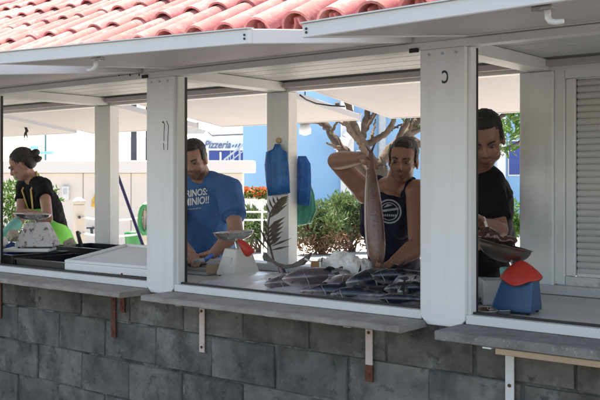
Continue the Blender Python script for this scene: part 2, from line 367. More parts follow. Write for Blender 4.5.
# --- hinged flaps
def flap(x0, x1, y0, y1, z0, zl, zr, th, msheet, mframe, latch=None):
    """sheet in a frame, hinged along y0, its outer edge at y1"""
    s = -1 if y1 < y0 else 1
    def pt(u, v, dz): return V((x0+(x1-x0)*u, y0+(y1-y0)*v, z0+((zl+(zr-zl)*u)-z0)*v+dz))
    sh = MB().hexa([pt(.02, .02, .003), pt(.98, .02, .003), pt(.98, .98, .003), pt(.02, .98, .003), pt(.02, .02, th*.8), pt(.98, .02, th*.8), pt(.98, .98, th*.8), pt(.02, .98, th*.8)])
    fo = obj('flap', sh, msheet, stall)
    def bar(u0, u1, v0, v1): return MB().hexa([pt(u0, v0, 0), pt(u1, v0, 0), pt(u1, v1, 0), pt(u0, v1, 0), pt(u0, v0, th), pt(u1, v0, th), pt(u1, v1, th), pt(u0, v1, th)])
    e = .0205
    obj('edge_frame', bar(0, 1, .978, 1.0), mframe, fo, bev=.0025); obj('edge_frame', bar(0, 1, 0, .022), mframe, fo, bev=.0025)
    obj('edge_frame', bar(0, e, .0225, .9775), mframe, fo, bev=.0025); obj('edge_frame', bar(1-e, 1, .0225, .9775), mframe, fo, bev=.0025)
    # lip along the top of the frame
    obj('lip', MB().hexa([pt(-.003, .976, th), pt(1.003, .976, th), pt(1.003, 1.008, th), pt(-.003, 1.008, th), pt(-.003, .976, th+.004), pt(1.003, .976, th+.004), pt(1.003, 1.008, th+.004), pt(-.003, 1.008, th+.004)]), mframe, fo)
    for u in (.012, .99):
        for dz in (.35, .6):
            q = pt(u, 1.0, th*dz); h = MB().lathe([(.0001, 0), (.004, 0), (.004, .002), (.0001, .002)], n=8); ho = obj('rivet', h, M_black, fo); ho.rotation_euler = (math.pi/2, 0, 0); ho.location = (q.x, q.y+.001*s, q.z)
    if latch:
        (lx, lyy, sg) = latch; u_ = (lx-x0)/(x1-x0); c = pt(u_, (lyy-y0)/(y1-y0), 0); m = MB()
        lt = obj('latch', m.obox(c+V((0, 0, -.006)), V((1, 0, 0)), V((0, 1, 0)), UP, .028, .012, .006), M_steel, fo, bev=.002)
        pts = [c+V((.012*sg, 0, -.008)), c+V((.013*sg, 0, -.030)), c+V((.020*sg, -.002, -.040)), c+V((.036*sg, -.004, -.045)), c+V((.056*sg, -.006, -.044))]
        obj('hook', MB().tube(pts, [.009, .009, .0085, .008, .0065], 8), M_white2, lt, smooth=True)
    return fo
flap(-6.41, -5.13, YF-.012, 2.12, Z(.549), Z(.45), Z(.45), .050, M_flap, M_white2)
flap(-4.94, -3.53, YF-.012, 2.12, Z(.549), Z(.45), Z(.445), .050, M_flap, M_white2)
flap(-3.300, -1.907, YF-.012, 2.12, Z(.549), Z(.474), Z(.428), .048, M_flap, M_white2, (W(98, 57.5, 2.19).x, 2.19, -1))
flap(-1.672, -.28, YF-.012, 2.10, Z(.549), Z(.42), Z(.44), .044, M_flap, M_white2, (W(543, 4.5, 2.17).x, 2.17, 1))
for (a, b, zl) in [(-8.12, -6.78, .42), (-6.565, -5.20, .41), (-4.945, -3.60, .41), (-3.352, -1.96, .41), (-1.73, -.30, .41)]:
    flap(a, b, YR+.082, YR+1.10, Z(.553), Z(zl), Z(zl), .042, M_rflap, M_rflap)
# black catches on the front header
for px, py in ((414, 50.5), (145, 76.5)):
    c = W(px, py, YF-.012); obj('catch', MB().obox(c, V((1, 0, 0)), V((0, 1, 0)), UP, .020, .006, .0085), M_black, stall, bev=.001)
for px in (119, 130, 139):
    c = W(px, 75, YF-.010); obj('bolt', MB().ell(c, V((1, 0, 0)), V((0, 1, 0)), UP, .005, .003, .006, 8, 6), M_black, stall)
# reversed letter C on the post by the third bay, scratches on the other
lm = text_mesh('C', .082, 0, .0012, .0006); lm.transform(Matrix.Scale(-1, 4, V((1, 0, 0)))); lm.flip_normals()
lo = link('painted_letter', lm, M_black, stall); lo.rotation_euler = (math.pi/2, 0, 0); lo.location = W(445, 77.5, YF-.0112); lo.scale = (.52, .86, 1)
sm = MB()
for pts in ([(163, 121), (164.5, 124), (164, 133), (164, 141)], [(166.5, 121), (168.5, 126), (168, 135), (167.5, 150)], [(163.5, 143), (164, 150)], [(162, 122), (164, 123)]):
    for a, b in zip(pts, pts[1:]): sm.tube([W(*a, YF-.0105), W(*b, YF-.0105)], .0022, 4)
obj('scratch_mark', sm, M_darkpost, stall)

# --- rolling shutter in the right bay
SX0 = -1.735; SX1 = -.30; SY = YR+.02
obj('shutter_frame', bx((SX0, SY, Z(-.50)), (SX0+.05, SY+.05, Z(.53))), M_white2, stall, bev=.003)
obj('shutter_frame', bx((SX0+.051, SY+.012, Z(-.46)), (SX0+.095, SY+.05, Z(.475))), M_white2, stall, bev=.003)
obj('shutter_frame', bx((SX0+.051, SY, Z(.476)), (SX1, SY+.05, Z(.53))), M_white2, stall, bev=.003)
obj('shutter_frame', bx((SX0+.051, SY+.004, Z(-.505)), (SX1, SY+.05, Z(-.462))), M_algae, stall, bev=.004)
obj('shutter_sill', bx((SX0+.03, SY-.035, Z(-.548)), (SX1, SY+.05, Z(-.512))), M_algae, stall, bev=.004)
obj('sill_panel', bx((SX0+.02, SY-.06, Z(-.60)), (SX1, SY-.045, Z(-.552))), M_algae, stall, bev=.003)
SX0 -= .012
obj('channel', bx((SX0+.0955, SY+.035, Z(-.455)), (SX0+.108, SY+.049, Z(.473))), M_black, stall)
shb = obj('shutter', bx((SX0+.096, SY+.05, Z(-.46)), (SX1, SY+.058, Z(.476))), M_slat, stall)
slm = MB(); ring = []
for k in range(7):
    t = k/6; ring.append((-.006*math.sin(math.pi*t)-.002, -.0135+.027*t))
slm.loft([[V((0, y, z)) for y, z in ring]+[V((0, .004, .0135)), V((0, .004, -.0135))], [V((1.32, y, z)) for y, z in ring]+[V((1.32, .004, .0135)), V((1.32, .004, -.0135))]])
slme = slm.mesh('slat', False); slme.materials.append(M_slat)
hole = MB()
for k in range(30):
    z = Z(.455-.0308*k); s_ = link('slat', slme, None, shb); s_.location = (SX0+.109, SY+.044, z)
    if k in (6, 7, 29):
        for q in range(26): x = SX0+.115+q*.02; hole.box((x, SY+.0347, z+.0105), (x+.010, SY+.0375, z+.0128))
obj('vent_hole', hole, M_print, shb)
obj('bottom_bar', bx((SX0+.109, SY+.034, Z(-.461)), (SX1, SY+.047, Z(-.447))), M_white2, shb)

# --- tiled roof
SL = math.radians(27); ye = 2.75; ze = Z(.548); yr_ = 4.48; LS = (yr_-ye)/math.cos(SL)
sv = V((0, math.cos(SL), math.sin(SL))); sn = V((0, -math.sin(SL), math.cos(SL))); xv = V((1, 0, 0))
pitch = .184; course = LS/5.0; NR = 1; E0 = V((0, ye, ze))
deck = MB()
a = E0+sv*.26-sn*.02; rdg = E0+sv*LS-sn*.02; b = V((0, yr_+course*math.cos(SL), ze+math.sin(SL)*course*4))
deck.hexa([V((XL, a.y, a.z-.02)), V((XR, a.y, a.z-.02)), V((XR, rdg.y, rdg.z-.02)), V((XL, rdg.y, rdg.z-.02)), V((XL, a.y, a.z)), V((XR, a.y, a.z)), V((XR, rdg.y, rdg.z)), V((XL, rdg.y, rdg.z))])
deck.hexa([V((XL, b.y, b.z-.04)), V((XR, b.y, b.z-.04)), V((XR, rdg.y+.001, rdg.z-.02)), V((XL, rdg.y+.001, rdg.z-.02)), V((XL, b.y, b.z-.02)), V((XR, b.y, b.z-.02)), V((XR, rdg.y+.001, rdg.z)), V((XL, rdg.y+.001, rdg.z))])
roof = obj('roof', deck, M_deck, stall)
def barrel(r0, r1, L, th, upn, nseg=9):
    m = MB(); rings = []
    for (t, rr) in ((0, r0), (1, r1)):
        out = []; inn = []
        for k in range(nseg+1):
            q = math.pi*k/nseg; c, s = math.cos(q), math.sin(q)*upn
            out.append(V((rr*c, L*t, rr*s*.92))); inn.append(V(((rr-th)*c, L*t, (rr-th)*s*.92)))
        rings.append(out+inn[::-1])
    return m.loft(rings)
cov = []
for k in range(4):
    me = barrel(.0715+.001*k, .0635, course+.075, .011, 1).mesh('cover_tile', True); me.materials.append(M_tile); cov.append(me)
    try: me.set_sharp_from_angle(angle=math.radians(50))
    except Exception: pass
pan = barrel(.084, .094, course+.06, .011, -1).mesh('pan_tile', True); pan.materials.append(M_tile2)
RM = Matrix((xv, sv, sn)).transposed()     # columns: across, up-slope, normal
far = MB()
nc0 = int((XL+.1)/pitch); nc1 = int((XR-.1)/pitch)
rt = random.Random(3)
for c in range(nc0, nc1+1):
    x = c*pitch
    for k in range(5):
        base = E0+sv*(k*course)+V((x, 0, 0))
        inview = -7.1 < x < -1.0
        tilt = math.atan2(.010, course)
        if inview:
            o = link('cover_tile', rt.choice(cov), None, roof)
            m4 = (RM @ Matrix.Rotation(-tilt+rt.uniform(-.012, .012), 3, 'X') @ Matrix.Rotation(rt.uniform(-.02, .02), 3, 'Z')).to_4x4()
            m4.translation = base+sn*(.046+rt.uniform(-.004, .005))+sv*rt.uniform(-.02, .015)+xv*rt.uniform(-.005, .005); o.matrix_basis = m4
            o = link('pan_tile', pan, None, roof)
            m4 = (RM @ Matrix.Rotation(-tilt*.6, 3, 'X')).to_4x4(); m4.translation = base+xv*(pitch/2+rt.uniform(-.004, .004))+sn*.080+sv*(.02+rt.uniform(-.012, .012)); o.matrix_basis = m4
        else:
            m4 = (RM @ Matrix.Rotation(-tilt, 3, 'X')).to_4x4(); m4.translation = base+sn*.046
            q = barrel(.072, .058, course+.075, .013, 1, 6); far.add([m4 @ v for v in q.v], q.f)
            m4.translation = base+xv*pitch/2+sn*.078; q = barrel(.084, .094, course+.06, .011, -1, 6); far.add([m4 @ v for v in q.v], q.f)
    # rear slope of the roof
    RMb = Matrix((-xv, V((0, -sv.y, sv.z)), V((0, sn.y*-1, sn.z)))).transposed()
    for k in range(1):
        base = b+V((x, 0, 0))
        m4 = RMb.to_4x4(); m4.translation = base+V((0, -sn.y, sn.z))*.046
        q = barrel(.072, .058, course+.05, .013, 1, 5); far.add([m4 @ v for v in q.v], q.f)
        m4.translation = base+xv*pitch/2+V((0, -sn.y, sn.z))*.078; q = barrel(.084, .094, course+.05, .011, -1, 5); far.add([m4 @ v for v in q.v], q.f)
fo = obj('tile_field', far, M_tile, roof); fo['kind'] = 'stuff'
rp = E0+sv*LS+sn*.05
rme = MB(); rings = []
for (t, rr) in ((0, .105), (.44, .09)):
    out = [V((t, -rr*math.cos(math.pi*k/8), rr*math.sin(math.pi*k/8)*.9)) for k in range(9)]; inn = [V((t, -(rr-.014)*math.cos(math.pi*k/8), (rr-.014)*math.sin(math.pi*k/8)*.9)) for k in range(8, -1, -1)]
    rings.append(out+inn)
rmesh = rme.loft(rings).mesh('ridge_tile', True); rmesh.materials.append(M_tile)
x = XL
while x < XR-.3:
    o = link('ridge_tile', rmesh, None, roof); o.location = (x, rp.y, rp.z-.02+rt.uniform(-.004, .004)); x += .39
# cable slung under the rear flap
cab = [W(300, 95, YR+.09), W(306, 99.5, YR+.2), W(316, 103.5, YR+.3), W(330, 105.5, YR+.38), W(345, 106.5, YR+.45)]
obj('cable', MB().tube(cab, .005, 6), M_black, stall, smooth=True)
# ================================================================ PEOPLE
def ortho(f, up):
    f = f.normalized(); l = up.cross(f).normalized(); u = f.cross(l).normalized(); return f, l, u
def hand(mb, wrist, d, pn, size=1.0, curl=.5, thumb=1, spread=.0):
    """palm, four unequal bent fingers and a thumb; d towards the fingers, pn out of the palm, thumb=+1/-1 side"""
    d = d.normalized(); pn = (pn-d*pn.dot(d)).normalized(); lat = d.cross(pn)*thumb
    k = size; pc = wrist+d*.048*k
    mb.ell(pc, d, lat, pn, .054*k, .041*k, .017*k, 14, 8)
    mb.caps(wrist, wrist+d*.03*k, .025*k, .026*k, 10)
    for i, (off, L) in enumerate(((.030, .074), (.010, .083), (-.010, .077), (-.029, .060))):
        p = wrist+d*.085*k+lat*off*k; a = curl*.45; dirv = d; seg = [.45, .31, .24]
        for j in range(3):
            dirv = (d*math.cos(a)+pn*math.sin(a)+lat*spread*off*8).normalized(); q = p+dirv*L*k*seg[j]
            mb.caps(p, q, (.0098-.0009*j)*k, (.0090-.0010*j)*k, 8); p = q; a += curl*(.9+.12*i)
    p = wrist+d*.025*k+lat*.032*k; dv = (d*.65+lat*.6+pn*.35).normalized()
    q = p+dv*.040*k; mb.caps(p, q, .0145*k, .0115*k, 8); dv2 = (d*.8+lat*.05+pn*(.35+.5*curl)).normalized(); mb.caps(q, q+dv2*.034*k, .011*k, .0085*k, 8)
def torso(mb, J, l, infl=0.0, top=True, female=False, belly=0):
    hip, ch, nk = J['hip'], J['chest'], J['neck']; wa = hip.lerp(ch, .5)+J['fr']*belly*.4
    sp = [(hip-(ch-hip).normalized()*.10, .135, .10), (hip, .165, .118), (wa, .150+belly*.4, .108+belly), (ch.lerp(wa, .35), .165, .118+belly*.4), (ch, .178, .122), (ch.lerp(nk, .45), .172, .108), (ch.lerp(nk, .78), .125, .082), (nk, .062, .060)]
    if female: sp = [(p, w_*.84, d_*.88) for p, w_, d_ in sp]
    pts = []
    for i in range(len(sp)-1):
        for t in (0, .5): pts.append(tuple(sp[i][k].lerp(sp[i+1][k], t) if k == 0 else sp[i][k]+(sp[i+1][k]-sp[i][k])*t for k in range(3)))
    pts.append(sp[-1])
    if not top: pts = pts[:-1]
    rings = []
    for i, (c, w_, d_) in enumerate(pts):
        a = pts[max(0, i-1)][0]; b = pts[min(len(pts)-1, i+1)][0]; t = (b-a).normalized()
        ll = (l-t*l.dot(t)).normalized(); ff = ll.cross(t)
        rings.append([c+ll*math.cos(2*math.pi*j/20)*(w_+infl)+ff*math.sin(2*math.pi*j/20)*(d_+infl) for j in range(20)])
    mb.loft(rings)
def head(mb, c, look, up, k=1.0, female=False):
    f, l, u = ortho(look, up)
    def P(s, fw, z): return c+(l*s+f*fw+u*z)*k
    mb.ell(P(0, -.012, .032), l, f, u, .074*k, .094*k, .090*k, 24, 16)
    mb.ell(P(0, .022, -.035), l, f, u, .0605*k, .070*k, .080*k, 20, 12)
    mb.ell(P(0, .050, -.088), l, f, u, .032*k, .032*k, .026*k, 14, 8)          # chin
    for s in (-1, 1):
        mb.ell(P(.040*s, .016, -.062), l, f, u, .020*k, .046*k, .032*k, 12, 8)   # jaw corner
        mb.ell(P(.036*s, .056, -.030), l, f, u, .024*k, .026*k, .026*k, 12, 8)   # cheek
        mb.ell(P(.074*s, -.010, -.012), l, f, u, .009*k, .021*k, .033*k, 12, 8)  # ear
        mb.caps(P(.012*s, .084, .016), P(.045*s, .068, .018), .0125*k, .011*k, 8)  # brow
    mb.caps(P(0, .086, .008), P(0, .104, -.028), .0085*k, .0125*k, 10); mb.ell(P(0, .096, -.036), l, f, u, .0175*k, .014*k, .009*k, 12, 8)
    mb.ell(P(0, .083, -.062), l, f, u, .026*k, .013*k, .007*k, 12, 8); mb.ell(P(0, .081, -.073), l, f, u, .022*k, .013*k, .008*k, 12, 8)
    return P, (f, l, u)
def bent(a, b, m): return [a, m, b]
def person(name, label, J, look, headup, skin, shirt_m, sleeve=.55, tank=False, belly=0, hk=1.0, female=False, hair='short', beard=.55, hands=None, arm_k=1.0, shorts=M_trous, group='people working at the stall'):
    root = thing(name, (J['hip'].x, J['hip'].y, 0), label, 'person', group)
    l = (J['Lsh']-J['Rsh']).normalized(); upv = (J['neck']-J['hip']).normalized(); fr = l.cross(upv).normalized(); J['fr'] = fr
    fem = .88 if female else 1.0
    b = MB(); torso(b, J, l, -.006, True, female, belly)
    b.caps(J['neck']-upv*.03, J['head']+(J['neck']-J['head'])*.25, .062*fem*hk, .056*fem*hk)
    for s in 'LR': b.caps(J['neck']+(J['head']-J['neck'])*.12, J[s+'sh']-upv*.005, .050*fem, .050*fem)
    P, (hf, hl, hu) = head(b, J['head'], look, headup, hk, female)
    for s in 'LR':
        sh, el, ha = J[s+'sh'], J[s+'el'], J[s+'wr']; k = arm_k*fem
        b.ell(sh, V((1, 0, 0)), V((0, 1, 0)), UP, .058*k, .058*k, .058*k)
        b.caps(sh, el, .052*k, .040*k); m_ = el.lerp(ha, .3); b.caps(el, m_, .040*k, .043*k); b.caps(m_, ha, .043*k, .027*k)
        hd = hands[s]; hand(b, ha, hd[0], hd[1], .98*fem, hd[2], hd[3])
    hipc = J['hip']
    for s, sg in (('L', 1), ('R', -1)):
        hj = hipc+l*sg*.09*fem-upv*.06; foot = V((hipc.x, hipc.y, 0))+l*sg*.13+V((0, .03, .07)); foot.z = .08
        kn = hj.lerp(foot, .5)+fr*.03
        b.caps(hj, kn, .085*fem, .058*fem); b.caps(kn, kn.lerp(foot, .35)-fr*.012, .056*fem, .056*fem); b.caps(kn.lerp(foot, .35)-fr*.012, foot, .056*fem, .038*fem)
        ff = V((fr.x, fr.y, 0)).normalized(); b.caps(foot-V((0, 0, .035))-ff*.03, foot-V((0, 0, .045))+ff*.14, .040, .030)
    body = obj('body', b, skin, root); finalize(body, .005, 7)
    me = body.data; ca = me.color_attributes.new('tint', 'FLOAT_COLOR', 'POINT'); vals = []
    hc = J['head']
    for v in me.vertices:
        r = (v.co-hc)/hk; x, y, z = r.dot(hl), r.dot(hf), r.dot(hu); t = (1, 1, 1, 1)
        if abs(x) < .1 and -.13 < z < .14 and abs(y) < .14:
            bd = 0
            if beard and y > -.01 and z < -.030:
                bd = min(1, max(0, (-.028-z)/.022))*min(1, max(0, (y+.01)/.03))
                if abs(x) < .022 and -.080 < z < -.056 and y > .075: bd *= .5
                if z > -.050 and y > .05 and abs(x) < .05 and abs(x) > .028: bd *= .2
            sc = 1-beard*bd; t = (sc, sc*.97+.03*sc, sc, 1)
            if abs(x) < .026 and -.083 < z < -.054 and y > .078: t = (t[0]*.80, t[1]*.62, t[2]*.62, 1)
            hz = z-(.078+.10*(y-.07)) if y > -.02 else z+.03
            ht = min(1, max(0, (hz+.010)/.020)); t = (t[0]*(1-.62*ht), t[1]*(1-.60*ht), t[2]*(1-.58*ht), 1)
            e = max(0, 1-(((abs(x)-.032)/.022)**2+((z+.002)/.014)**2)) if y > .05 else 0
            t = (t[0]*(1-.45*e), t[1]*(1-.5*e), t[2]*(1-.5*e), 1)  # skin around the eyes darkened, socket shade put into the tint
        vals += t
    ca.data.foreach_set('color', vals)
    # eyes and brows
    for s in (-1, 1):
        ec = P(.031*s, .0725, -.001)
        ey = obj('eye', MB().ell(ec, hl, hf, hu,   .0140*hk, .0120*hk, .0046*hk, 12, 8), M_eye, root, True)
        obj('iris', MB().ell(ec+hf*.0085*hk-hu*.002, hl, hf, hu, .0062*hk, .005*hk, .0046*hk, 10, 6), M_iris, ey, True)
        bt = MB(); pp = [P(.013*s, .0975, .017), P(.028*s, .0915, .0225), P(.041*s, .0795, .0215), P(.052*s, .066, .015)]
        bt.tube(pp, [.0042*hk, .0048*hk, .004*hk, .002*hk], 6); obj('eyebrow', bt, M_hair, root, True)
    # hair
    hb = MB()
    if hair == 'short':
        hb.ell(P(0, -.020, .047), hl, hf, hu, .0765*hk, .091*hk, .081*hk, 24, 16)
        hb.ell(P(0, -.055, .005), hl, hf, hu, .068*hk, .055*hk, .075*hk, 20, 12); hb.ell(P(0, .036, .088), hl, hf, hu, .050*hk, .036*hk, .030*hk, 16, 10)
        for s in (-1, 1): hb.ell(P(.066*s, .012, .030), hl, hf, hu, .014*hk, .024*hk, .040*hk, 10, 8)
    else:
        hb.ell(P(0, -.024, .040), hl, hf, hu, .080*hk, .096*hk, .090*hk, 24, 16); hb.ell(P(0, -.060, .004), hl, hf, hu, .070*hk, .055*hk, .070*hk, 20, 12)
        hb.ell(P(0, .010, .082), hl, hf, hu, .062*hk, .050*hk, .036*hk, 16, 10)
        for s in (-1, 1): hb.ell(P(.064*s, -.016, .030), hl, hf, hu, .017*hk, .036*hk, .040*hk, 12, 8)
        hb.ell(P(0, -.128, .030), hl, hf, hu, .034*hk, .040*hk, .030*hk, 14, 10); hb.ell(P(0, -.125, -.022), hl, hf, hu, .028*hk, .034*hk, .024*hk, 14, 10); hb.ell(P(0, -.10, .005), hl, hf, hu, .03*hk, .03*hk, .03*hk)
    h = obj('hair', hb, M_hair, root); finalize(h, .0045, 3, (.0030*hk, 110))
    # shirt
    sb = MB()
    if tank:
        torso(sb, J, l, .005, False, female, belly)
    else: torso(sb, J, l, .011, True, female, belly)
    nk = J['neck']
    for s in 'LR':
        sh, el = J[s+'sh'], J[s+'el']
        if tank:
            sg = 1 if s == 'L' else -1
            a = nk+l*sg*.100+upv*.022; cx = J['chest']
            for q in (-1, 1): sb.caps(a+fr*.012*q, cx.lerp(nk, .62)+l*sg*.106+fr*.088*q, .034, .034, 10); sb.caps(cx.lerp(nk, .62)+l*sg*.106+fr*.088*q, cx+l*sg*.104+fr*.090*q, .034, .046, 10)
        else:
            ce = sh.lerp(el, sleeve); sb.caps(nk.lerp(sh, .30), sh, .066*fem, .076*fem*arm_k); sb.caps(sh, ce, .076*fem*arm_k, .068*fem*arm_k, 16)
            dcut = (el-sh).normalized(); sb.tube([sh.lerp(el, sleeve*.5), ce+dcut*.035, ce+dcut*.04], [.066*fem, .072*fem*arm_k, .05*fem], 16)
    shirt = obj('shirt' if not tank else 'tank_top', sb, shirt_m, root); finalize(shirt, .0065, 4, (.010, 12))
    # trousers
    tb_ = MB()
    tb_.loft([[c+l*math.cos(2*math.pi*j/16)*w_+fr*math.sin(2*math.pi*j/16)*d_ for j in range(16)] for c, w_, d_ in ((hipc-upv*.12, .15*fem, .115), (hipc-upv*.02, .182*fem, .137), (hipc+upv*.05, .172*fem, .13))])
    for sg in (1, -1):
        hj = hipc+l*sg*.09*fem-upv*.06; foot = V((hipc.x, hipc.y, 0))+l*sg*.13+V((0, .03, .07)); foot.z = .08; kn = hj.lerp(foot, .5)+fr*.03
        tb_.caps(hj, kn, .098*fem, .078); tb_.caps(kn, kn.lerp(foot, .85), .078, .062)
    tr = obj('trousers', tb_, shorts, root); finalize(tr, .010, 4, (.006, 10))
    return root, shirt, (hl, hf, hu), l, fr, upv
def decal(name, me, mt, parent, target, origin, right, up, out, off=.003):
    """print lying on a garment: every vertex is dropped onto the cloth"""
    bv = BVHTree.FromPolygons([v.co for v in target.data.vertices], [p.vertices for p in target.data.polygons])
    bm = bmesh.new(); bm.from_mesh(me)
    bmesh.ops.triangulate(bm, faces=bm.faces[:])
    for _ in range(2): bmesh.ops.subdivide_edges(bm, edges=[e for e in bm.edges if e.calc_length() > .008], cuts=1)
    bmesh.ops.triangulate(bm, faces=bm.faces[:])
    for v in bm.verts:
        p = origin+right*v.co.x+up*v.co.y; hit = bv.ray_cast(p+out*.25, -out)
        v.co = (hit[0] if hit[0] else p)+out*(off+max(0, v.co.z))
    bm.to_mesh(me); bm.free(); return link(name, me, mt, parent)

# --- man in the navy tank top holding up a fish
J = dict(hip=W(396, 292, 4.42), chest=W(391, 222, 4.20), neck=W(394, 186, 4.12), head=W(403.5, 160.5, 4.02),
         Lsh=W(417, 192, 4.12), Lel=W(418, 246, 3.98), Lwr=W(395, 262, 3.83), Rsh=W(366, 192, 4.10), Rel=W(336, 161, 3.97), Rwr=W(362, 158, 3.83))
J['hip'].z = .95
HF = W(371, 157, 3.78); HB = W(378, 270, 3.72)
hands = {'R': (HF-J['Rwr']+V((0, 0, -.01)), V((.2, -.25, -.9)), 1.05, 1), 'L': (HB-J['Lwr']+V((0, 0, -.005)), V((.0, -.3, .9)), .75, -1)}
man, shirt, hx, l, fr, upv = person('person', 'man in a navy tank top holding a long fish up by its tail', J, V((.38, -1, -.13)), V((.10, 0, 1)), M_skinA, M_navyT, tank=True, hk=.99, hands=hands, beard=.40, arm_k=1.20)
lg = MB()
def ringf(r0, r1, n=40):
    vs = [V((r*math.cos(2*math.pi*k/n), r*math.sin(2*math.pi*k/n), 0)) for r in (r0, r1) for k in range(n)]
    return vs, [(k, (k+1) % n, n+(k+1) % n, n+k) for k in range(n)]
lg.add(*ringf(.058, .066)); lg.add(*ringf(.045, .049))
lg.add([(-.05, -.006, 0), (.05, .010, 0), (.05, .022, 0), (-.05, .006, 0)], [(0, 1, 2, 3)])
for k in range(7):
    a = -.034+.011*k; lg.add([(a, -.028, 0), (a+.007, -.026, 0), (a+.007, -.014, 0), (a, -.016, 0)], [(0, 1, 2, 3)])
lg.add([(-.03, .02, 0), (0, .028, 0), (.02, .036, 0), (-.01, .040, 0)], [(0, 1, 2, 3)])
out = (V((0, 0, H))-J['chest']); out.z = 0; out.normalize(); rgt = UP.cross(out)
rgt = V((-out.y, out.x, 0))
decal('round_print', lg.mesh('round_print'), M_printg, man, shirt, W(389, 212, 4.0), rgt, UP, out)

# --- man in the blue T-shirt cutting fish
J = dict(hip=W(217, 300, 4.45), chest=W(209, 212, 4.14), neck=W(204, 179, 4.02), head=W(194, 159.5, 3.93),
         Lsh=W(229, 190, 4.06), Lel=W(236, 232, 3.92), Lwr=W(213, 254, 3.76), Rsh=W(174, 193, 4.0), Rel=W(168, 232, 3.85), Rwr=W(191, 254, 3.70))
J['hip'].z = .95
hands = {'L': (V((-.13, -.06, -.02)), V((0, -.2, -1)), .55, -1), 'R': (V((.12, -.08, -.02)), V((0, -.2, -1)), .8, 1)}
man, shirt, hx, l, fr, upv = person('person', 'heavy man in a blue printed T-shirt cutting fish on a board', J, V((.50, -1, -.40)), V((-.05, -.1, 1)), M_skinB, M_blueT, belly=.05, hk=1.0, hands=hands, beard=.5, arm_k=1.12)
out = (V((0, 0, H))-J['chest']); out.z = 0; out.normalize(); rgt = V((-out.y, out.x, 0))
for txt, px, py, sz in (('MARINOS:', 191.5, 193.5, .058), ('DOMINIO!!', 190.5, 202, .063)):
    tm = text_mesh(txt, sz, .15, .0016, 0); tm.transform(Matrix.Scale(.74, 4, V((1, 0, 0))) @ Matrix.Rotation(.10, 4, 'Z'))
    decal('shirt_print', tm, M_print, man, shirt, W(px, py, 4.0), rgt, UP, out)
sw = MB()
for k in range(8): a = -.085+.019*k; sw.add([(a, -.006+.002*k, 0), (a+.016, -.004+.002*k, 0), (a+.016, .001+.0026*k, 0), (a, -.001+.0026*k, 0)], [(0, 1, 2, 3)])
decal('shirt_print', sw.mesh('shirt_print'), M_printg, man, shirt, W(191, 210, 4.0), rgt, UP, out)

# --- man in black behind the steel pan
J = dict(hip=W(492, 330, 4.42), chest=W(477, 205, 4.12), neck=W(477, 168, 3.98), head=W(485.5, 139, 3.83),
         Lsh=W(488, 183, 3.98), Lel=W(500, 230, 3.88), Lwr=W(484, 224, 3.62), Rsh=W(452, 186, 3.98), Rel=W(450, 238, 3.86), Rwr=W(471, 242, 3.68))
J['hip'].z = .95
hands = {'L': (W(477, 217, 3.56)-J['Lwr'], V((-.3, -.3, -.8)), .8, -1), 'R': (W(482, 240, 3.60)-J['Rwr'], V((.2, -.3, -.8)), .6, 1)}
man, shirt, hx, l, fr, upv = person('person', 'short-haired man in a black T-shirt bending over a steel weighing pan', J, V((.46, -1, -.58)), V((0, -.2, 1)), M_skinA, M_blackT, hk=1.08, hands=hands, beard=.4, sleeve=.62)

# --- woman in the green apron
Jh = W(60, 255, 4.42); Jh.z = .98
J = dict(hip=Jh, chest=W(46, 208, 4.20), neck=W(33.5, 181, 4.06), head=W(22, 164.5, 3.98), Lel=W(48, 219, 3.86), Lwr=W(28, 212, 3.77), Rel=W(20, 220, 3.98), Rwr=W(3, 237, 3.76))
J['Lsh'] = J['neck']+V((.155, -.02, -.045)); J['Rsh'] = J['neck']-V((.155, -.02, .045))
hands = {'L': (V((-.10, -.06, .0)), V((0, 0, -1)), .7, -1), 'R': (V((-.10, -.10, -.05)), V((0, 0, -1)), .6, 1)}
lk = -R*1.0-UP*.55+F*-.05
man, shirt, hx, l, fr, upv = person('person', 'woman with her dark hair in a bun wearing a bright green apron', J, lk, UP-R*.3, M_skinB, M_blackT, hk=.98, female=True, hair='bun', beard=0, hands=hands, sleeve=.28)
J['fr'] = fr
ap = MB(); rings = []; hp_, ch_, nk_ = J['hip'], J['chest'], J['neck']; wa_ = hp_.lerp(ch_, .5)
pts = [(hp_-UP*.26, .168, .132, 2.3), (hp_-upv*.10, .165, .125, 2.3), (hp_, .155, .112, 2.3), (wa_, .142, .103, 2.15), (ch_.lerp(wa_, .55), .150, .110, 1.75), (ch_.lerp(wa_, .2), .160, .114, 1.25), (ch_, .162, .118, .95), (ch_.lerp(nk_, .35), .160, .112, .75)]
for i, (c, w_, d_, rng) in enumerate(pts):
    t = (pts[min(i+1, 7)][0]-pts[max(i-1, 0)][0]).normalized(); ll = (l-t*l.dot(t)).normalized(); ff = ll.cross(t); o_ = []
    for e in (.024, .016): o_.append([c+ll*math.sin(q)*(w_+e+.004*math.sin(q*7+i))+ff*math.cos(q)*(d_+e+.004*math.sin(q*7+i)) for q in [rng*(-1+2*k/30) for k in range(31)]])
    rings.append(o_[0]+o_[1][::-1])
ap.loft(rings); a_ = obj('apron', ap, M_green, man, True)
ly = MB(); nk = J['neck']
ly.tube([nk+fr*-.05+upv*.055, nk+l*.075+upv*.025, nk+l*.07+fr*.08-upv*.03, J['chest']+fr*.135+l*.035+upv*.02, J['chest']+fr*.15-upv*.08], .007, 6); ly.tube([nk+fr*-.05+upv*.055, nk-l*.07+upv*.02, nk-l*.05+fr*.09-upv*.03, J['chest']+fr*.14-l*.01, J['chest']+fr*.15-upv*.08], .007, 6)
obj('lanyard', ly, M_lanyard, man, True)
gl = MB(); gl.caps(J['Rel'].lerp(J['Rwr'], .25), J['Rwr'], .048, .036); hand(gl, J['Rwr'], hands['R'][0], hands['R'][1], 1.0, .6, 1)
finalize(obj('glove', gl, M_teal, man), .005, 4)

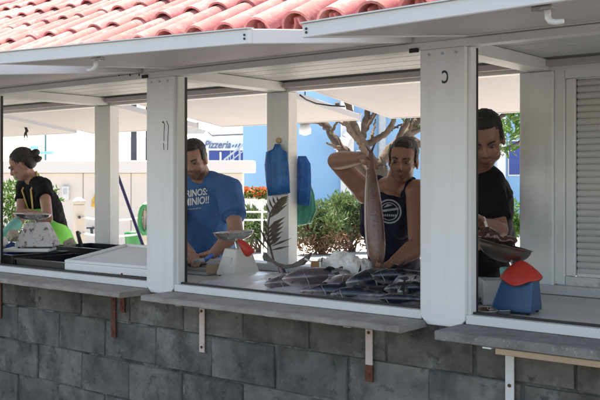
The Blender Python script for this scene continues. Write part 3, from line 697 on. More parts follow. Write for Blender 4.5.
# ================================================================ FISH
def fish_mat(name, back, belly, red=0):
    m = bpy.data.materials.new(name); m.use_nodes = True; nt = m.node_tree; N = nt.nodes; L = nt.links; b = N['Principled BSDF']
    b.inputs['Roughness'].default_value = .20; b.inputs['Specular IOR Level'].default_value = .7
    tc = N.new('ShaderNodeTexCoord'); sp = N.new('ShaderNodeSeparateXYZ'); L.new(tc.outputs['Object'], sp.inputs[0])
    n = N.new('ShaderNodeTexNoise'); n.inputs['Scale'].default_value = 9; n.inputs['Detail'].default_value = 6; L.new(tc.outputs['Object'], n.inputs[0])
    ad = N.new('ShaderNodeMath'); ad.operation = 'MULTIPLY_ADD'; L.new(n.outputs[0], ad.inputs[0]); ad.inputs[1].default_value = .06; L.new(sp.outputs['Z'], ad.inputs[2])
    mr = N.new('ShaderNodeMapRange'); mr.inputs[1].default_value = .058; mr.inputs[2].default_value = .026; L.new(ad.outputs[0], mr.inputs[0])
    mx = N.new('ShaderNodeMix'); mx.data_type = 'RGBA'; mx.inputs[6].default_value = (*back, 1); mx.inputs[7].default_value = (*belly, 1); L.new(mr.outputs[0], mx.inputs[0])
    n2 = N.new('ShaderNodeTexNoise'); n2.inputs['Scale'].default_value = 26; n2.inputs['Detail'].default_value = 5; L.new(tc.outputs['Object'], n2.inputs[0])
    m2 = N.new('ShaderNodeMapRange'); m2.inputs[1].default_value = .52; m2.inputs[2].default_value = .72; m2.inputs[4].default_value = .7; L.new(n2.outputs[0], m2.inputs[0])
    mx2 = N.new('ShaderNodeMix'); mx2.data_type = 'RGBA'; L.new(m2.outputs[0], mx2.inputs[0]); L.new(mx.outputs[2], mx2.inputs[6]); mx2.inputs[7].default_value = ((.20, .06, .05, 1) if red else (.12, .10, .11, 1))
    L.new(mx2.outputs[2], b.inputs['Base Color'])
    b.inputs['Metallic'].default_value = .3
    bp = N.new('ShaderNodeBump'); bp.inputs['Strength'].default_value = .12; bp.inputs['Distance'].default_value = .005; n3 = N.new('ShaderNodeTexNoise'); n3.inputs['Scale'].default_value = 120; L.new(tc.outputs['Object'], n3.inputs[0]); L.new(n3.outputs[0], bp.inputs['Height']); L.new(bp.outputs[0], b.inputs['Normal'])
    return m
M_fish = fish_mat('dark_fish_skin', (.014, .018, .032), (.36, .345, .36)); M_fishp = fish_mat('mottled_fish_skin', (.12, .10, .115), (.55, .48, .48), 1)
M_fishr = mat('skinned_fish_flesh', (.155, .075, .062), .20, .3, 12, .25, 45, [((.10, .018, .015), .5, .75, 7), ((.32, .22, .20), .62, .80, 12)], streak=((40, 40, 3), .5, .8, .45, (.28, .18, .165)), spec=.7)
M_fin = mat('dark_fin', (.028, .026, .030), .4, .3, 30)
def blade(pts, th=.004):
    """thin solid fin from an outline of 2-D points in the XZ plane"""
    m = MB(); n = len(pts); m.add([V((x, -th/2, z)) for x, z in pts]+[V((x, th/2, z)) for x, z in pts], [tuple(range(n)), tuple(range(2*n-1, n-1, -1))]+[(i, (i+1) % n, n+(i+1) % n, n+i) for i in range(n)]); return m
def fish_meshes(L, r, sx=.78):
    prof = [(0, .06), (.02, .26), (.07, .52), (.16, .86), (.26, .99), (.36, 1.0), (.48, .92), (.6, .76), (.72, .55), (.83, .33), (.92, .15), (.97, .11)]
    b = MB(); rings = []
    for t, q in prof: rings.append([V((t*L, math.cos(2*math.pi*j/20)*r*q*sx, math.sin(2*math.pi*j/20)*r*q)) for j in range(20)])
    b.loft(rings)
    tail = blade([(.955*L, .012), (1.02*L, .05), (1.12*L, .13), (1.08*L, .045), (1.055*L, 0), (1.08*L, -.045), (1.12*L, -.13), (1.02*L, -.05), (.955*L, -.012)], .006)
    dors = blade([(.34*L, .9*r), (.40*L, 1.35*r), (.44*L, 1.28*r), (.52*L, .85*r)], .005); an = blade([(.58*L, -.7*r), (.66*L, -1.25*r), (.68*L, -.95*r), (.68*L, -.58*r)], .005)
    pec = MB(); pp = blade([(.24*L, .0), (.30*L, .018), (.46*L, -.006), (.30*L, -.018)], .004); pec.add([v+V((0, r*sx*.96, -.01)) for v in pp.v], pp.f)
    gill = MB()
    for s in (-1, 1):
        gp = [V((.17*L+.06*L*math.sin(math.pi*k/8)**2, s*(math.cos(math.pi*(k/8-.5))*r*.92*sx+.003), -math.cos(math.pi*k/8)*r*.86)) for k in range(9)]; gill.tube(gp, [.0006, .0014, .002, .0024, .0024, .0024, .002, .0014, .0006], 5)
    ey = []
    for s in (-1, 1): ey.append(MB().ell(V((.075*L, s*r*.56*sx, .12*r)), V((1, 0, 0)), V((0, 1, 0)), UP, .009, .005, .009, 10, 6))
    kid = []
    for nm, mb_, sm, mt in (('tail_fin', tail, 0, M_fin), ('dorsal_fin', dors, 0, M_fin), ('anal_fin', an, 0, M_fin), ('pectoral_fin', pec, 0, M_fin), ('gill_edge', gill, 1, mat('silver_gill', (.36, .35, .36), .3, .3, 30)), ('eye', ey[0], 1, mat('fish_eye', (.12, .11, .09), .15, .3, 40)), ('eye', ey[1], 1, MATS.get('fish_eye') or mat('fish_eye', (.12, .11, .09), .15, .3, 40))):
        me = mb_.mesh(nm, bool(sm)); me.materials.append(mt); kid.append((nm, me))
    return b.mesh('body', True), kid
FM = [fish_meshes(.54, .064), fish_meshes(.46, .056), fish_meshes(.58, .054)]
def fish(label, nose, tail, roll, k, m, sc=1.0, group='fish laid out on the counter'):
    d = (tail-nose).normalized(); side = UP.cross(d).normalized(); up = d.cross(side)
    o = thing('fish', nose, label, 'fish', group)
    o.matrix_basis = Matrix.Translation(nose) @ (Matrix((d, side, up)).transposed() @ Matrix.Rotation(roll, 3, 'X') @ Matrix.Scale(sc, 3)).to_4x4()
    bm_, kids = FM[k]; me = bm_.copy(); me.materials.clear(); me.materials.append(m); link('body', me, None, o, True)
    for nm, mm in kids: link(nm, mm, None, o, True)
    return o
def wc(px, Y, z): q = W(px, 200, Y); return V((q.x, Y, Z(z)))     # a counter position: column of the photo, depth, height
def fl(label, px, Y, z, px2, Y2, z2, roll, k, m, sc=1.0): fish(label, wc(px, Y, z), wc(px2, Y2, z2), roll, k, m, sc)
fl('pinkish mottled fish at the left end of the row, beside the white sheet', 264, 3.27, -.505, 335, 3.56, -.50, 1.0, 1, M_fishp, .9)
fl('fat mottled fish with a rounded back, second from the left end of the row', 282, 3.30, -.478, 352, 3.60, -.49, .7, 0, M_fishp)
fl('slim dark fish with its blue-black back up, along the rail before the fat fish', 306, 3.215, -.512, 388, 3.34, -.51, .3, 2, M_fish, .8)
fl('pale-bellied fish lying in front of the crumpled white paper', 322, 3.26, -.478, 385, 3.56, -.485, 1.5, 1, M_fishp)
fl('big dark fish with a pale curved gill line, largest on the pile', 346, 3.25, -.462, 410, 3.60, -.475, .5, 0, M_fish, 1.1)
fl('black fish along the rail, right of the largest fish', 350, 3.215, -.510, 410, 3.42, -.505, .5, 2, M_fish, .78)
fl('dark fish with a silver belly beside the lettered post', 400, 3.25, -.480, 428, 3.60, -.485, 1.2, 1, M_fish, .9)
fl('black fish lying behind the largest fish, under the held fish', 356, 3.58, -.490, 430, 3.76, -.492, .3, 2, M_fish, .85)
fl('dark fish lying crosswise on the pile with its tail to the lettered post', 380, 3.40, -.452, 436, 3.62, -.46, .9, 1, M_fish, .85)
rf = random.Random(21)
for (px, Y, z, px2, Y2, lb) in ((300, 3.22, -.517, 345, 3.30, 'small dark fish wedged below the fat mottled fish at the rail'), (330, 3.20, -.515, 372, 3.24, 'small dark fish at the rail in front of the pale-bellied fish'), (308, 3.46, -.475, 365, 3.50, 'small fish lying across the back of the fat mottled fish'), (352, 3.44, -.458, 305, 3.56, 'small fish on the pile with its head to the right, before the paper'),
        (378, 3.20, -.512, 418, 3.23, 'small dark fish at the rail left of the lettered post'), (384, 3.27, -.478, 430, 3.36, 'small fish resting on the black fish along the rail'), (368, 3.34, -.440, 418, 3.46, 'small dark fish on top of the largest fish'), (425, 3.36, -.452, 380, 3.44, 'small fish on the pile pointing its head at the lettered post')):
    fish(lb, wc(px, Y, z), wc(px2, Y2, z+.008), rf.uniform(.1, 1.0), 1, rf.choice((M_fish, M_fish, M_fishp)), rf.uniform(.58, .72))
# held fish: skinned, tail in the man's fist
o = thing('held_fish', HB, 'long reddish-brown skinned fish hanging head down from the raised hand', 'fish')
d = (HF-HB).normalized(); side = V((0, 1, 0)).cross(d).normalized(); up = d.cross(side)
hm = MB(); rings = []; Lh = (HF-HB).length+.03
for t, q in ((0, .25), (.03, .55), (.09, .80), (.2, .98), (.34, 1.0), (.5, .92), (.66, .74), (.8, .52), (.91, .34), (1.0, .27)):
    rings.append([HB+d*(t*Lh)+side*math.cos(2*math.pi*j/22)*.048*q*(1+.06*noise.noise(V((t*6, j*.4, 1))))+up*math.sin(2*math.pi*j/22)*.040*q for j in range(22)])
hm.loft(rings); hb_ = obj('body', hm, M_fishr, o, True)
st = MB(); st.tube([HB+d*(t*Lh)+(-side)*.046*q-V((0, .012, 0)) for t, q in ((.12, .9), (.25, 1.0), (.4, .98), (.55, .87), (.7, .68), (.85, .44))], [.005, .009, .010, .009, .007, .004], 6); obj('pale_edge', st, mat('pale_flesh', (.55, .47, .45), .4), o, True)
tf = MB(); top = HB+d*(Lh-.01)
for s in (-1, 1):
    a = [top-side*.008, top+side*.008, top+d*.05+side*s*.035, top+d*.04+side*s*.022]
    tf.add([p-up*.003 for p in a]+[p+up*.003 for p in a], [(0, 1, 2, 3), (7, 6, 5, 4), (0, 4, 5, 1), (1, 5, 6, 2), (2, 6, 7, 3), (3, 7, 4, 0)])
obj('tail_fin', tf, M_fin, o)
# cut crescent tail standing up behind the row
o = thing('fish_tail', W(285, 268, 3.62), 'upturned crescent tail of a cut fish behind the row', 'fish tail')
Yt = 3.62; out_ = [(281, 269.5), (272, 263), (263, 260.5), (262, 256), (264, 252.5), (268, 257.5), (276, 263), (284, 265), (292, 264), (299, 260), (305, 256), (310.5, 252), (307.5, 260), (302, 265), (293, 267.5)]
tm = MB(); fr_ = [W(x, y, Yt) for x, y in out_]; n = len(fr_)
bk_ = [p+V((.004, .016, 0)) for p in fr_]; tm.add(fr_+bk_, [tuple(range(n)), tuple(range(2*n-1, n-1, -1))]+[(i, (i+1) % n, n+(i+1) % n, n+i) for i in range(n)])
obj('tail_fin', tm, mat('grey_brown_fin', (.11, .095, .09), .45, .3, 30, .2, 60), o, bev=.003)
obj('stump', MB().caps(W(281, 268, Yt+.01), W(286, 282, Yt+.02), .018, .032), M_fishp, o, True)

# ================================================================ ON THE COUNTER
def sheet(name, label, cat, quad, nx, ny, amp, sc, m, th=.006, extra=None, seed=0):
    a, b, c, d_ = quad; mb = MB(); top = []; bot = []
    for i in range(nx+1):
        for j in range(ny+1):
            u, v = i/nx, j/ny; p = a.lerp(b, u).lerp(d_.lerp(c, u), v)
            k = noise.noise(V((p.x*sc, p.y*sc, seed)))+.5*noise.noise(V((p.x*sc*2.6, p.y*sc*2.6, seed+3)))
            p = p+V((0, 0, max(-.0, amp*(k+.45)))); 
            if extra: p = p+V((0, 0, extra(u, v)))
            top.append(p); bot.append(p-V((0, 0, th)))
    N_ = (nx+1)*(ny+1); fs = []
    for i in range(nx):
        for j in range(ny):
            q = i*(ny+1)+j; fs += [(q, q+ny+1, q+ny+2, q+1), (N_+q, N_+q+1, N_+q+ny+2, N_+q+ny+1)]
    rim = [i*(ny+1) for i in range(nx+1)]+[nx*(ny+1)+j for j in range(1, ny+1)]+[i*(ny+1)+ny for i in range(nx-1, -1, -1)]+[j for j in range(ny-1, 0, -1)]
    for p, q in zip(rim, rim[1:]+rim[:1]): fs.append((p, q, N_+q, N_+p))
    mb.add(top+bot, fs); o = obj(name, mb, m, None, True); return tag(o, label, cat)
zc = -.5465
sheet('plastic_sheet', 'wet white plastic sheet spread under the fish', 'plastic sheet', [wc(188, 3.19, zc+.008), wc(421, 3.19, zc+.008), wc(392, 3.86, zc+.010), wc(238, 3.86, zc+.010)], 60, 30, .010, 7, M_sheet, .005, lambda u, v: .062*math.sin(math.pi*min(1, v*1.05))*max(0, math.sin(math.pi*min(1, u*1.5)))*(.4+.6*v))
# crumpled white paper and carton
pk = [W(x, y, Y) for x, y, Y in ((318, 284, 3.50), (338, 286, 3.48), (368, 287, 3.52), (372, 281, 3.75), (345, 274, 3.82), (322, 274, 3.74))]
tp = [W(x, y, Y) for x, y, Y in ((320, 262, 3.58), (337, 250, 3.60), (354, 256, 3.64), (368, 264, 3.72), (346, 250, 3.78), (328, 258, 3.72))]
for p in pk: p.z = Z(zc+.012)
pm = MB().loft([pk, [a.lerp(b, .55)+V((random.uniform(-.01, .01), random.uniform(-.01, .01), .0)) for a, b in zip(pk, tp)], tp])
o = obj('crumpled_paper', pm, M_paper); md = o.modifiers.new('s', 'SUBSURF'); md.subdivision_type = 'SIMPLE'; md.levels = md.render_levels = 4
dg = bpy.context.evaluated_depsgraph_get(); dg.update(); nm_ = bpy.data.meshes.new_from_object(o.evaluated_get(dg)); o.modifiers.clear(); o.data = nm_
for v in nm_.vertices:
    p = v.co; k = abs(noise.noise(p*13))+.6*abs(noise.noise(p*27+V((3, 1, 2)))); v.co = p+v.normal*(.050*k-.016); v.co.z = max(v.co.z, Z(zc+.012))
tag(o, 'crumpled white wrapping paper heaped behind the fish', 'paper')
cb = thing('carton', wc(316, 3.50, zc), 'small brown cardboard carton standing left of the crumpled paper', 'carton')
c0 = W(316, 271, 3.52); obj('carton_body', MB().obox(V((c0.x, c0.y, Z(zc)+.075)), R, F, UP, .026, .03, .065), M_card, cb, bev=.002)
obj('tape', MB().obox(V((c0.x, c0.y, Z(zc)+.075))+R*.020-F*.0305, R, F, UP, .005, .001, .066), M_paper, cb); obj('flap', MB().obox(V((c0.x, c0.y, Z(zc)+.143))-R*.034, (R-UP*.5).normalized(), F, (UP+R*.5).normalized(), .024, .03, .002), M_paper, cb)

# scales
def scale(name, label, base, w0, w1, dp, h, ang, mbody, cover, panc, panr, pantilt, pandepth=.035, dial=True, bodyname='body', lean=0, pm=None):
    o = thing(name, base, label, 'scale'); ax = V((math.cos(ang), math.sin(ang), 0)); ay = V((-math.sin(ang), math.cos(ang), 0))
    b = MB(); pr = []
    for t, ww, dd in ((0, w0, dp), (.12, w0*.98, dp*.98), (1.0, w1, dp*.55)):
        pr.append([base+ax*lean*t+ax*ww*sx+ay*dd*sy+UP*(.008+h*t) for sx, sy in ((-1, -1), (1, -1), (1, 1), (-1, 1))])
    b.loft(pr); bd = obj(bodyname, b, mbody, o, bev=.006, seg=2)
    for sx in (-1, 1):
        for sy in (-1, 1): obj('foot', MB().lathe([(.008, 0), (.010, .010)], base+ax*w0*.8*sx+ay*dp*.8*sy, 10), M_blackp, o)
    if dial:
        obj('dial', MB().obox(base-ay*(dp*.80)+UP*h*.52, ax, (ay*1+UP*.18).normalized(), UP, w1*.6, .003, h*.22), M_print, bd)
    obj('stem', MB().tube([base+UP*h, base.lerp(panc, .5)+UP*(h*.5), panc-UP*pandepth*.5], [.011, .010, .014], 10), M_steel, o)
    if cover:
        cm = MB(); rings = []; n = 32; cc = base+ax*lean+UP*h
        for r_, z_ in ((.004, .052), (.022, .044), (.045, .026), (.066, .006), (.080, -.012), (.082, -.016)):
            ring_ = []
            for j in range(n):
                q = 2*math.pi*j/n; dz = -.016*(r_/.08)**2*math.cos(q*2+math.pi)*-1
                ring_.append(cc+ax*r_*1.05*math.cos(q)+ay*r_*.95*math.sin(q)+UP*(z_+(.012*math.cos(2*q)-.010+.004*math.sin(5*q))*(r_/.08)**2+.012))
            rings.append(ring_)
        inner = [[p-UP*.004 for p in rr] for rr in rings[::-1]]
        cm.loft(rings+inner); obj('cover', cm, cover, o, True)
    pm_ = MB(); prof = []
    for k in range(9): q = k/8; prof.append((max(.0005, panr*math.sin(q*math.pi/2)), -pandepth*(math.cos(q*math.pi/2))))
    prof += [(panr+.006, .001), (panr+.005, .003)]+[(max(.0005, (panr-.003)*math.sin(q*math.pi/2)), -(pandepth-.003)*math.cos(q*math.pi/2)+.001) for q in [1-k/8 for k in range(9)]]
    pm_.lathe(prof, n=36); po = obj('pan', pm_, pm or M_steel, o, True)
    mm = Matrix.Translation(panc) @ pantilt.to_4x4(); po.data.transform(mm)
    return o
I3 = Matrix.Identity(3)
# blue scale by the right post
b0 = wc(516, 3.44, zc); b0.z = Z(zc)
ps = W(505, 245, 3.48)
scale('market_scale', 'blue market scale with a red cover beside the rolling shutter', b0, .086, .062, .07, .150, .10, M_scaleblue, M_red, ps, .112, Matrix.Rotation(.24, 3, F) @ Matrix.Rotation(.02, 3, R), .072, False, 'body', .022, M_darksteel)
tl = W(508, 266, 3.62); o = obj('teal_container', MB().lathe([(.02, 0), (.032, .005), (.036, .05), (.033, .055), (.001, .056)], V((tl.x, 3.62, Z(-.42)-.02)), 18), M_teal, None, True); tag(o, 'small teal plastic tub behind the blue scale', 'tub')
o2 = obj('box', MB().obox(V((tl.x-.05, 3.64, Z(zc)+.053)), R, F, UP, .085, .07, .053), M_counter, None, bev=.004); tag(o2, 'grey metal box standing behind the blue scale', 'box')
# fish steak held over the pan
st_ = MB(); a = W(484, 219, 3.57); b = W(490, 236, 3.54); st_.obox(a.lerp(b, .5), (b-a).normalized(), V((0, 1, 0)), (b-a).normalized().cross(V((0, 1, 0))), .055, .004, .006)
o = obj('knife', st_, M_print, None, bev=.002); tag(o, 'thin pale blade in the hand of the man in black', 'knife')
mt_ = MB(); mc = W(488, 236, 3.52); mt_.ell(mc, R, F, UP, .055, .05, .035, 20, 12); mt_.ell(mc+R*.07-UP*.02, R, F, UP, .06, .045, .022, 20, 12)
o = finalize(obj('fish_piece', mt_, fish_mat('dark_fish_flesh', (.07, .035, .03), (.12, .06, .05), 1)), .006, 3, (.008, 30)); tag(o, 'dark piece of fish in the pan of the blue scale', 'fish piece')
for px, Y, r in ((485, 3.30, .055), (500, 3.36, .05)):
    d_ = obj('steel_dish', MB().lathe([(.001, .002), (r*.8, .002), (r, .018), (r+.004, .019), (r+.002, .021), (r*.8, .006), (.001, .005)], V((W(px, 300, Y).x, Y, Z(zc))), 30), M_steel, None, True)
    tag(d_, 'small steel dish behind the rail, %s the blue scale' % ('left of' if px < 490 else 'close against'), 'dish')
tr = obj('metal_tray', MB().box((W(474, 290, 3.6).x-.30, 3.52, Z(zc)+.001), (W(474, 290, 3.6).x+.05, 3.80, Z(zc)+.035)), M_steel, None, bev=.006); tag(tr, 'shallow steel tray on the counter in front of the man in black', 'tray')
bt = obj('black_tray', MB().hexa([V((-.98, 3.42, Z(zc))), V((-.55, 3.42, Z(zc))), V((-.55, 3.8, Z(zc))), V((-.98, 3.8, Z(zc))), V((-1.04, 3.38, Z(zc)+.045)), V((-.5, 3.38, Z(zc)+.045)), V((-.5, 3.84, Z(zc)+.045)), V((-1.04, 3.84, Z(zc)+.045))]), M_blackp, None, bev=.006); tag(bt, 'dark tray on the counter below the rolling shutter', 'tray')
# white scale in the middle
b0 = wc(238, 3.72, zc); b0.z = Z(zc)
scale('market_scale', 'white market scale with a steel pan in front of the man in blue', b0, .085, .060, .09, .150, -.2, M_scalewhite, None, W(233.5, 232, 3.74), .112, Matrix.Rotation(-.05, 3, F), .052)
rm = MB(); rings = []
for k in range(9):
    t = k/8; c = W(239+15*t, 241+9*t+4*math.sin(3*t), 3.60); rings.append([c+R*math.cos(2*math.pi*j/10)*.008*(1-.3*t)+UP*math.sin(2*math.pi*j/10)*(.012+.028*math.sin(math.pi*min(1, t*1.1)))+F*math.cos(2*math.pi*j/10)*.02 for j in range(10)])
rm.loft(rings); o = obj('red_bag', rm, M_red, None, True); tag(o, 'red plastic bag tucked under the pan of the white scale', 'bag')
# cutting board and cut fish of the man in blue
cbq = W(203, 266, 3.74); o = thing('cutting_board', V((cbq.x, 3.76, Z(zc))), 'pale cutting board under the hands of the man in blue', 'cutting board')
obj('board', bx((cbq.x-.20, 3.64, Z(zc)+.020), (cbq.x+.13, 3.90, Z(zc)+.040)), mat('worn_grey_board', (.30, .29, .28), .7, .1, 9, .2, 40), o, bev=.004); obj('support', bx((cbq.x-.19, 3.65, Z(zc)+.001), (cbq.x+.12, 3.89, Z(zc)+.019)), M_counter, o)
obj('edge_strip', bx((cbq.x+.131, 3.635, Z(zc)+.012), (cbq.x+.141, 3.905, Z(zc)+.060)), M_wood, o)
cp = W(196, 261, 3.70); pm_ = MB(); pm_.ell(V((cp.x, 3.70, Z(zc)+.058)), R, F, UP, .07, .04, .02, 16, 10); o = finalize(obj('fish_piece', pm_, M_fishr), .006, 2, (.006, 30)); tag(o, 'cut piece of fish on the cutting board', 'fish piece')
kn = thing('knife', W(211, 257, 3.66), 'blue-handled knife in the hand of the man in blue', 'knife')
ka = W(213, 254.5, 3.66); kb = W(205, 260, 3.64); kc = W(190, 262, 3.62)
obj('handle', MB().tube([ka, kb], [.011, .010], 8), mat('blue_handle', (.03, .16, .5), .4), kn, True); dk = (kc-kb).normalized(); obj('blade', MB().obox(kb.lerp(kc, .5), dk, V((0, 1, 0)), dk.cross(V((0, 1, 0))), (kc-kb).length/2, .0012, .012), M_steel, kn)
# foam slab in the left bay
o = thing('foam_lid', wc(100, 3.4, zc), 'large white foam box lid sloping up behind the bottom rail', 'foam lid')
q = [V((-4.285, 3.19, Z(-.522))), V((-3.50, 3.19, Z(-.517))), V((-3.80, 3.63, Z(-.455))), V((-4.30, 3.66, Z(-.455)))]
obj('slab', MB().hexa(q+[p+V((0, 0, .042)) for p in q]), M_foam, o, bev=.006, seg=2)
q2 = [q[0].lerp(q[2], .04)+V((0, 0, .0425)), q[1].lerp(q[3], .04)+V((0, 0, .0425)), q[2].lerp(q[0], .04)+V((0, 0, .0425)), q[3].lerp(q[1], .04)+V((0, 0, .0425))]
up_ = V((0, 0, .0425)); iq = [a.lerp((q[0]+q[1]+q[2]+q[3])*.25, .07) for a in q]
for k in range(4): e4 = [q[k]+up_, q[(k+1) % 4]+up_, iq[(k+1) % 4]+up_, iq[k]+up_]; obj('rim', MB().hexa(e4+[p+V((0, 0, .016)) for p in e4]), M_foam, o, bev=.003)
obj('prop_block', bx((-4.20, 3.52, Z(zc)), (-3.85, 3.60, Z(-.475))), M_foam, o)
# black crates with rubbish at the woman's place
def crate(x0, x1, y0, y1, h, label):
    z0 = Z(zc); o = thing('black_crate', V(((x0+x1)/2, (y0+y1)/2, z0)), label, 'crate', 'black plastic crates')
    obj('floor', bx((x0, y0, z0), (x1, y1, z0+.006)), M_blackp, o)
    for lo, hi in (((x0, y0, z0+.006), (x1, y0+.01, z0+h)), ((x0, y1-.01, z0+.006), (x1, y1, z0+h)), ((x0, y0+.0105, z0+.006), (x0+.01, y1-.0105, z0+h)), ((x1-.01, y0+.0105, z0+.006), (x1, y1-.0105, z0+h))): obj('side', bx(lo, hi), M_blackp, o, bev=.002)
    obj('rim', MB().box((x0-.012, y0-.012, z0+h), (x1+.012, y0+.012, z0+h+.008)).box((x0-.012, y1-.012, z0+h), (x1+.012, y1+.012, z0+h+.008)).box((x0-.012, y0+.0125, z0+h), (x0+.012, y1-.0125, z0+h+.008)).box((x1-.012, y0+.0125, z0+h), (x1+.012, y1-.0125, z0+h+.008)), M_blackp, o)
    return o
crate(-4.80, -4.32, 3.22, 3.66, .055, 'black plastic crate against the end of the foam lid'); crate(-5.55, -4.84, 3.22, 3.62, .07, 'black plastic crate at the left edge under the floral scale'); crate(-5.10, -4.36, 3.70, 4.02, .09, 'black plastic crate behind, in front of the left rear post')
o = obj('tray_lid', MB().obox(V((W(30, 258, 3.45).x, 3.45, Z(-.455))), R, F, UP, .145, .10, .010), M_foam, None, bev=.004); tag(o, 'small white tray under the floral scale on the black crate', 'tray')
b0 = V((W(38, 250, 3.50).x, 3.50, Z(-.443)))
sc3 = scale('market_scale', 'scale under a stained floral cover in front of the woman', b0, .128, .062, .085, .155, TH, M_stained, None, W(32.5, 214, 3.52), .118, Matrix.Rotation(.04, 3, F), .042, False, 'cloth_cover')
for i, (px, py, Y, r, m, nm, lb) in enumerate(((13, 236, 3.62, .045, M_cloth, 'beige_rag', 'crumpled beige rag left of the floral scale'), (70, 244, 3.80, .042, M_cloth, 'beige_rag', 'round beige rag beside the green apron'), (12, 250, 3.55, .06, mat('dark_blue_cloth', (.01, .05, .16), .9, .2, 12, .3, 60), 'blue_rag', 'dark blue rag at the foot of the floral scale'), (1, 244, 3.5, .055, M_paper, 'paper_wad', 'wad of white paper at the left edge of the picture'))):
    c = W(px, py, Y); mm = MB().ell(c, R, F, UP, r, r*.9, r*.8, 20, 14); o = finalize(obj(nm, mm, m), .006, 1, (.020, 26)); tag(o, lb, 'rag' if 'rag' in nm else 'paper')
bs = thing('brush', W(80, 250, 3.86), 'short black brush standing in the rear black crate', 'brush')
obj('handle', MB().tube([W(83, 252, 3.88), W(79.5, 240, 3.88), W(77.5, 232, 3.9)], [.016, .014, .013], 8), M_blackp, bs, True); obj('bristle_head', MB().obox(W(83.5, 254, 3.88), R, F, UP, .03, .02, .02), M_blackp, bs, bev=.004)

# ================================================================ HANGING ON THE POST
def bag(name, label, outline, Y, m, dy, knobp=None):
    o = thing(name, W(*outline[0], Y), label, 'bag'); n = len(outline)//2
    L_ = outline[:n]; R_ = outline[n:][::-1]; rings = []; kk = 28
    for i in range(n):
        a = W(*L_[i], Y); b = W(*R_[i], Y); c = a.lerp(b, .5); hw = (b-a)*.5; ring_ = []
        for j in range(kk*2):
            q = 2*math.pi*j/(kk*2); rp_ = 1+(.55*math.sin(q*7+i*.25)+.3*math.sin(q*11+1+i*.4))*(i > 0)
            ring_.append(c+hw*math.cos(q)+V((0, dy*math.sin(q)*rp_*(.5+.5*i/n), 0)))
        rings.append(ring_)
    obj('bag_body', MB().loft(rings), m, o, True); return o
ol = [(275, 144), (273, 149), (266, 152), (264.5, 165), (266, 182), (268, 196), (290, 193), (289.5, 180), (288.5, 165), (286.5, 152), (281.5, 149), (280, 144)]
bo_ = bag('blue_bag', 'roll of blue plastic bags hanging on the front of the rear post', ol, YR-.028, M_bagb, .020)
kp = W(278.5, 140.5, YR-.014); obj('knob', MB().ell(kp, R, V((0, 1, 0)), UP, .016, .012, .018, 12, 8), mat('yellowish_knob', (.5, .38, .2), .6), bo_, True)
ol = [(298, 156), (296, 164), (296, 175), (296, 188), (297, 204), (309.5, 206), (311, 190), (311, 176), (310.5, 164), (306, 156)]
bag('blue_bag', 'dark blue bag hanging on the side of the rear post', ol, YR+.10, M_bagb, .018)
ol = [(300, 178), (297, 192), (296, 208), (297, 226), (311, 223), (316, 210), (314, 194), (309, 180)]
bag('green_bag', 'translucent green bag hanging behind the dark blue bag', ol, YR+.16, M_bagg, .03)

# dried frond standing on the counter in front of the rear post
fd = thing('dried_frond', W(273, 262, 3.92), 'dried brown palm frond standing in front of the rear post', 'palm frond')
rp = [(274, 262), (271, 250), (268.5, 238), (268, 226), (270, 214), (274, 206), (279, 202)]
obj('stem', MB().tube([W(x, y, 3.93) for x, y in rp], [.006, .006, .0055, .005, .004, .003, .002], 6), M_frond, fd, True)
def lerp_pts(pts, t):
    t *= len(pts)-1; i = min(int(t), len(pts)-2); f_ = t-i; return (pts[i][0]+(pts[i+1][0]-pts[i][0])*f_, pts[i][1]+(pts[i+1][1]-pts[i][1])*f_)
def leaflet(a, b, wd, nm='leaflet', sag=0):
    d = (b-a); nrm = d.cross(V((.3, -1, .1))).normalized()*wd; m_ = a.lerp(b, .45)+V((0, -.006, -sag)); th_ = V((0, .0025, 0))
    pts = [a-nrm*.3, m_-nrm, b, m_+nrm, a+nrm*.3]
    k = MB().add([p for p in pts]+[p+th_ for p in pts], [(0, 1, 2, 3, 4), (9, 8, 7, 6, 5)]+[(i, (i+1) % 5, 5+(i+1) % 5, 5+i) for i in range(5)]); return obj(nm, k, M_frond, fd)
for k in range(15):
    t = .24+.76*k/14; s = lerp_pts(rp, t); Lf = 21*math.sin(math.pi*(.22+.62*(t-.24)/.76)); a = W(*s, 3.93)
    if t < .62 and k in (5, 6): continue
    leaflet(a, W(s[0]+Lf*.86, s[1]-Lf*.62, 3.90), .013)
    if k % 2 == 0: leaflet(a, W(s[0]-Lf*.22, s[1]-Lf*.55, 3.95), .006)
for (x0, y0, x1, y1) in ((268, 250, 252, 232), (270, 248, 259, 226), (272, 246, 292, 238), (272, 250, 290, 246)): leaflet(W(x0, y0, 3.92), W(x1, y1, 3.90), .006)

# mop leaning on the rear sill
mp = thing('mop', V((W(150, 268, 4.32).x, 4.45, 0)), 'mop with a purple handle leaning behind the left rear post', 'mop')
ma = W(143.5, 247, 4.30); mb2 = W(122, 187, 4.215); dd = (mb2-ma).normalized(); lowp = ma-dd*((ma.z-.10)/dd.z)
obj('handle', MB().tube([lowp, mb2+dd*.12], .011, 8), M_purple, mp, True)
mm = MB()
for k in range(14): q = 2*math.pi*k/14; mm.tube([lowp+V((0, 0, .02)), lowp+V((.05*math.cos(q), .05*math.sin(q), -.05)), lowp+V((.09*math.cos(q), .09*math.sin(q), -.092))], [.014, .012, .008], 5)
obj('mop_head', mm, M_cloth, mp)
# small ornament on a thread under the rear flap
hk_ = W(25.5, 119, YR+.75); o = thing('hanging_hook', hk_, 'little black hook hanging on a thread under the left rear flap', 'hook')
obj('thread', MB().tube([hk_+V((0, 0, .03)), W(25.5, 128, YR+.75)], .0025, 5), M_black, o); obj('hook', MB().tube([W(25.5, 127, YR+.75), W(27, 131, YR+.75), W(25, 134, YR+.75), W(24, 138, YR+.75)], [.012, .016, .010, .004], 6).tube([W(26, 133, YR+.75), W(27.5, 138, YR+.75)], [.008, .003], 5), M_black, o, True)

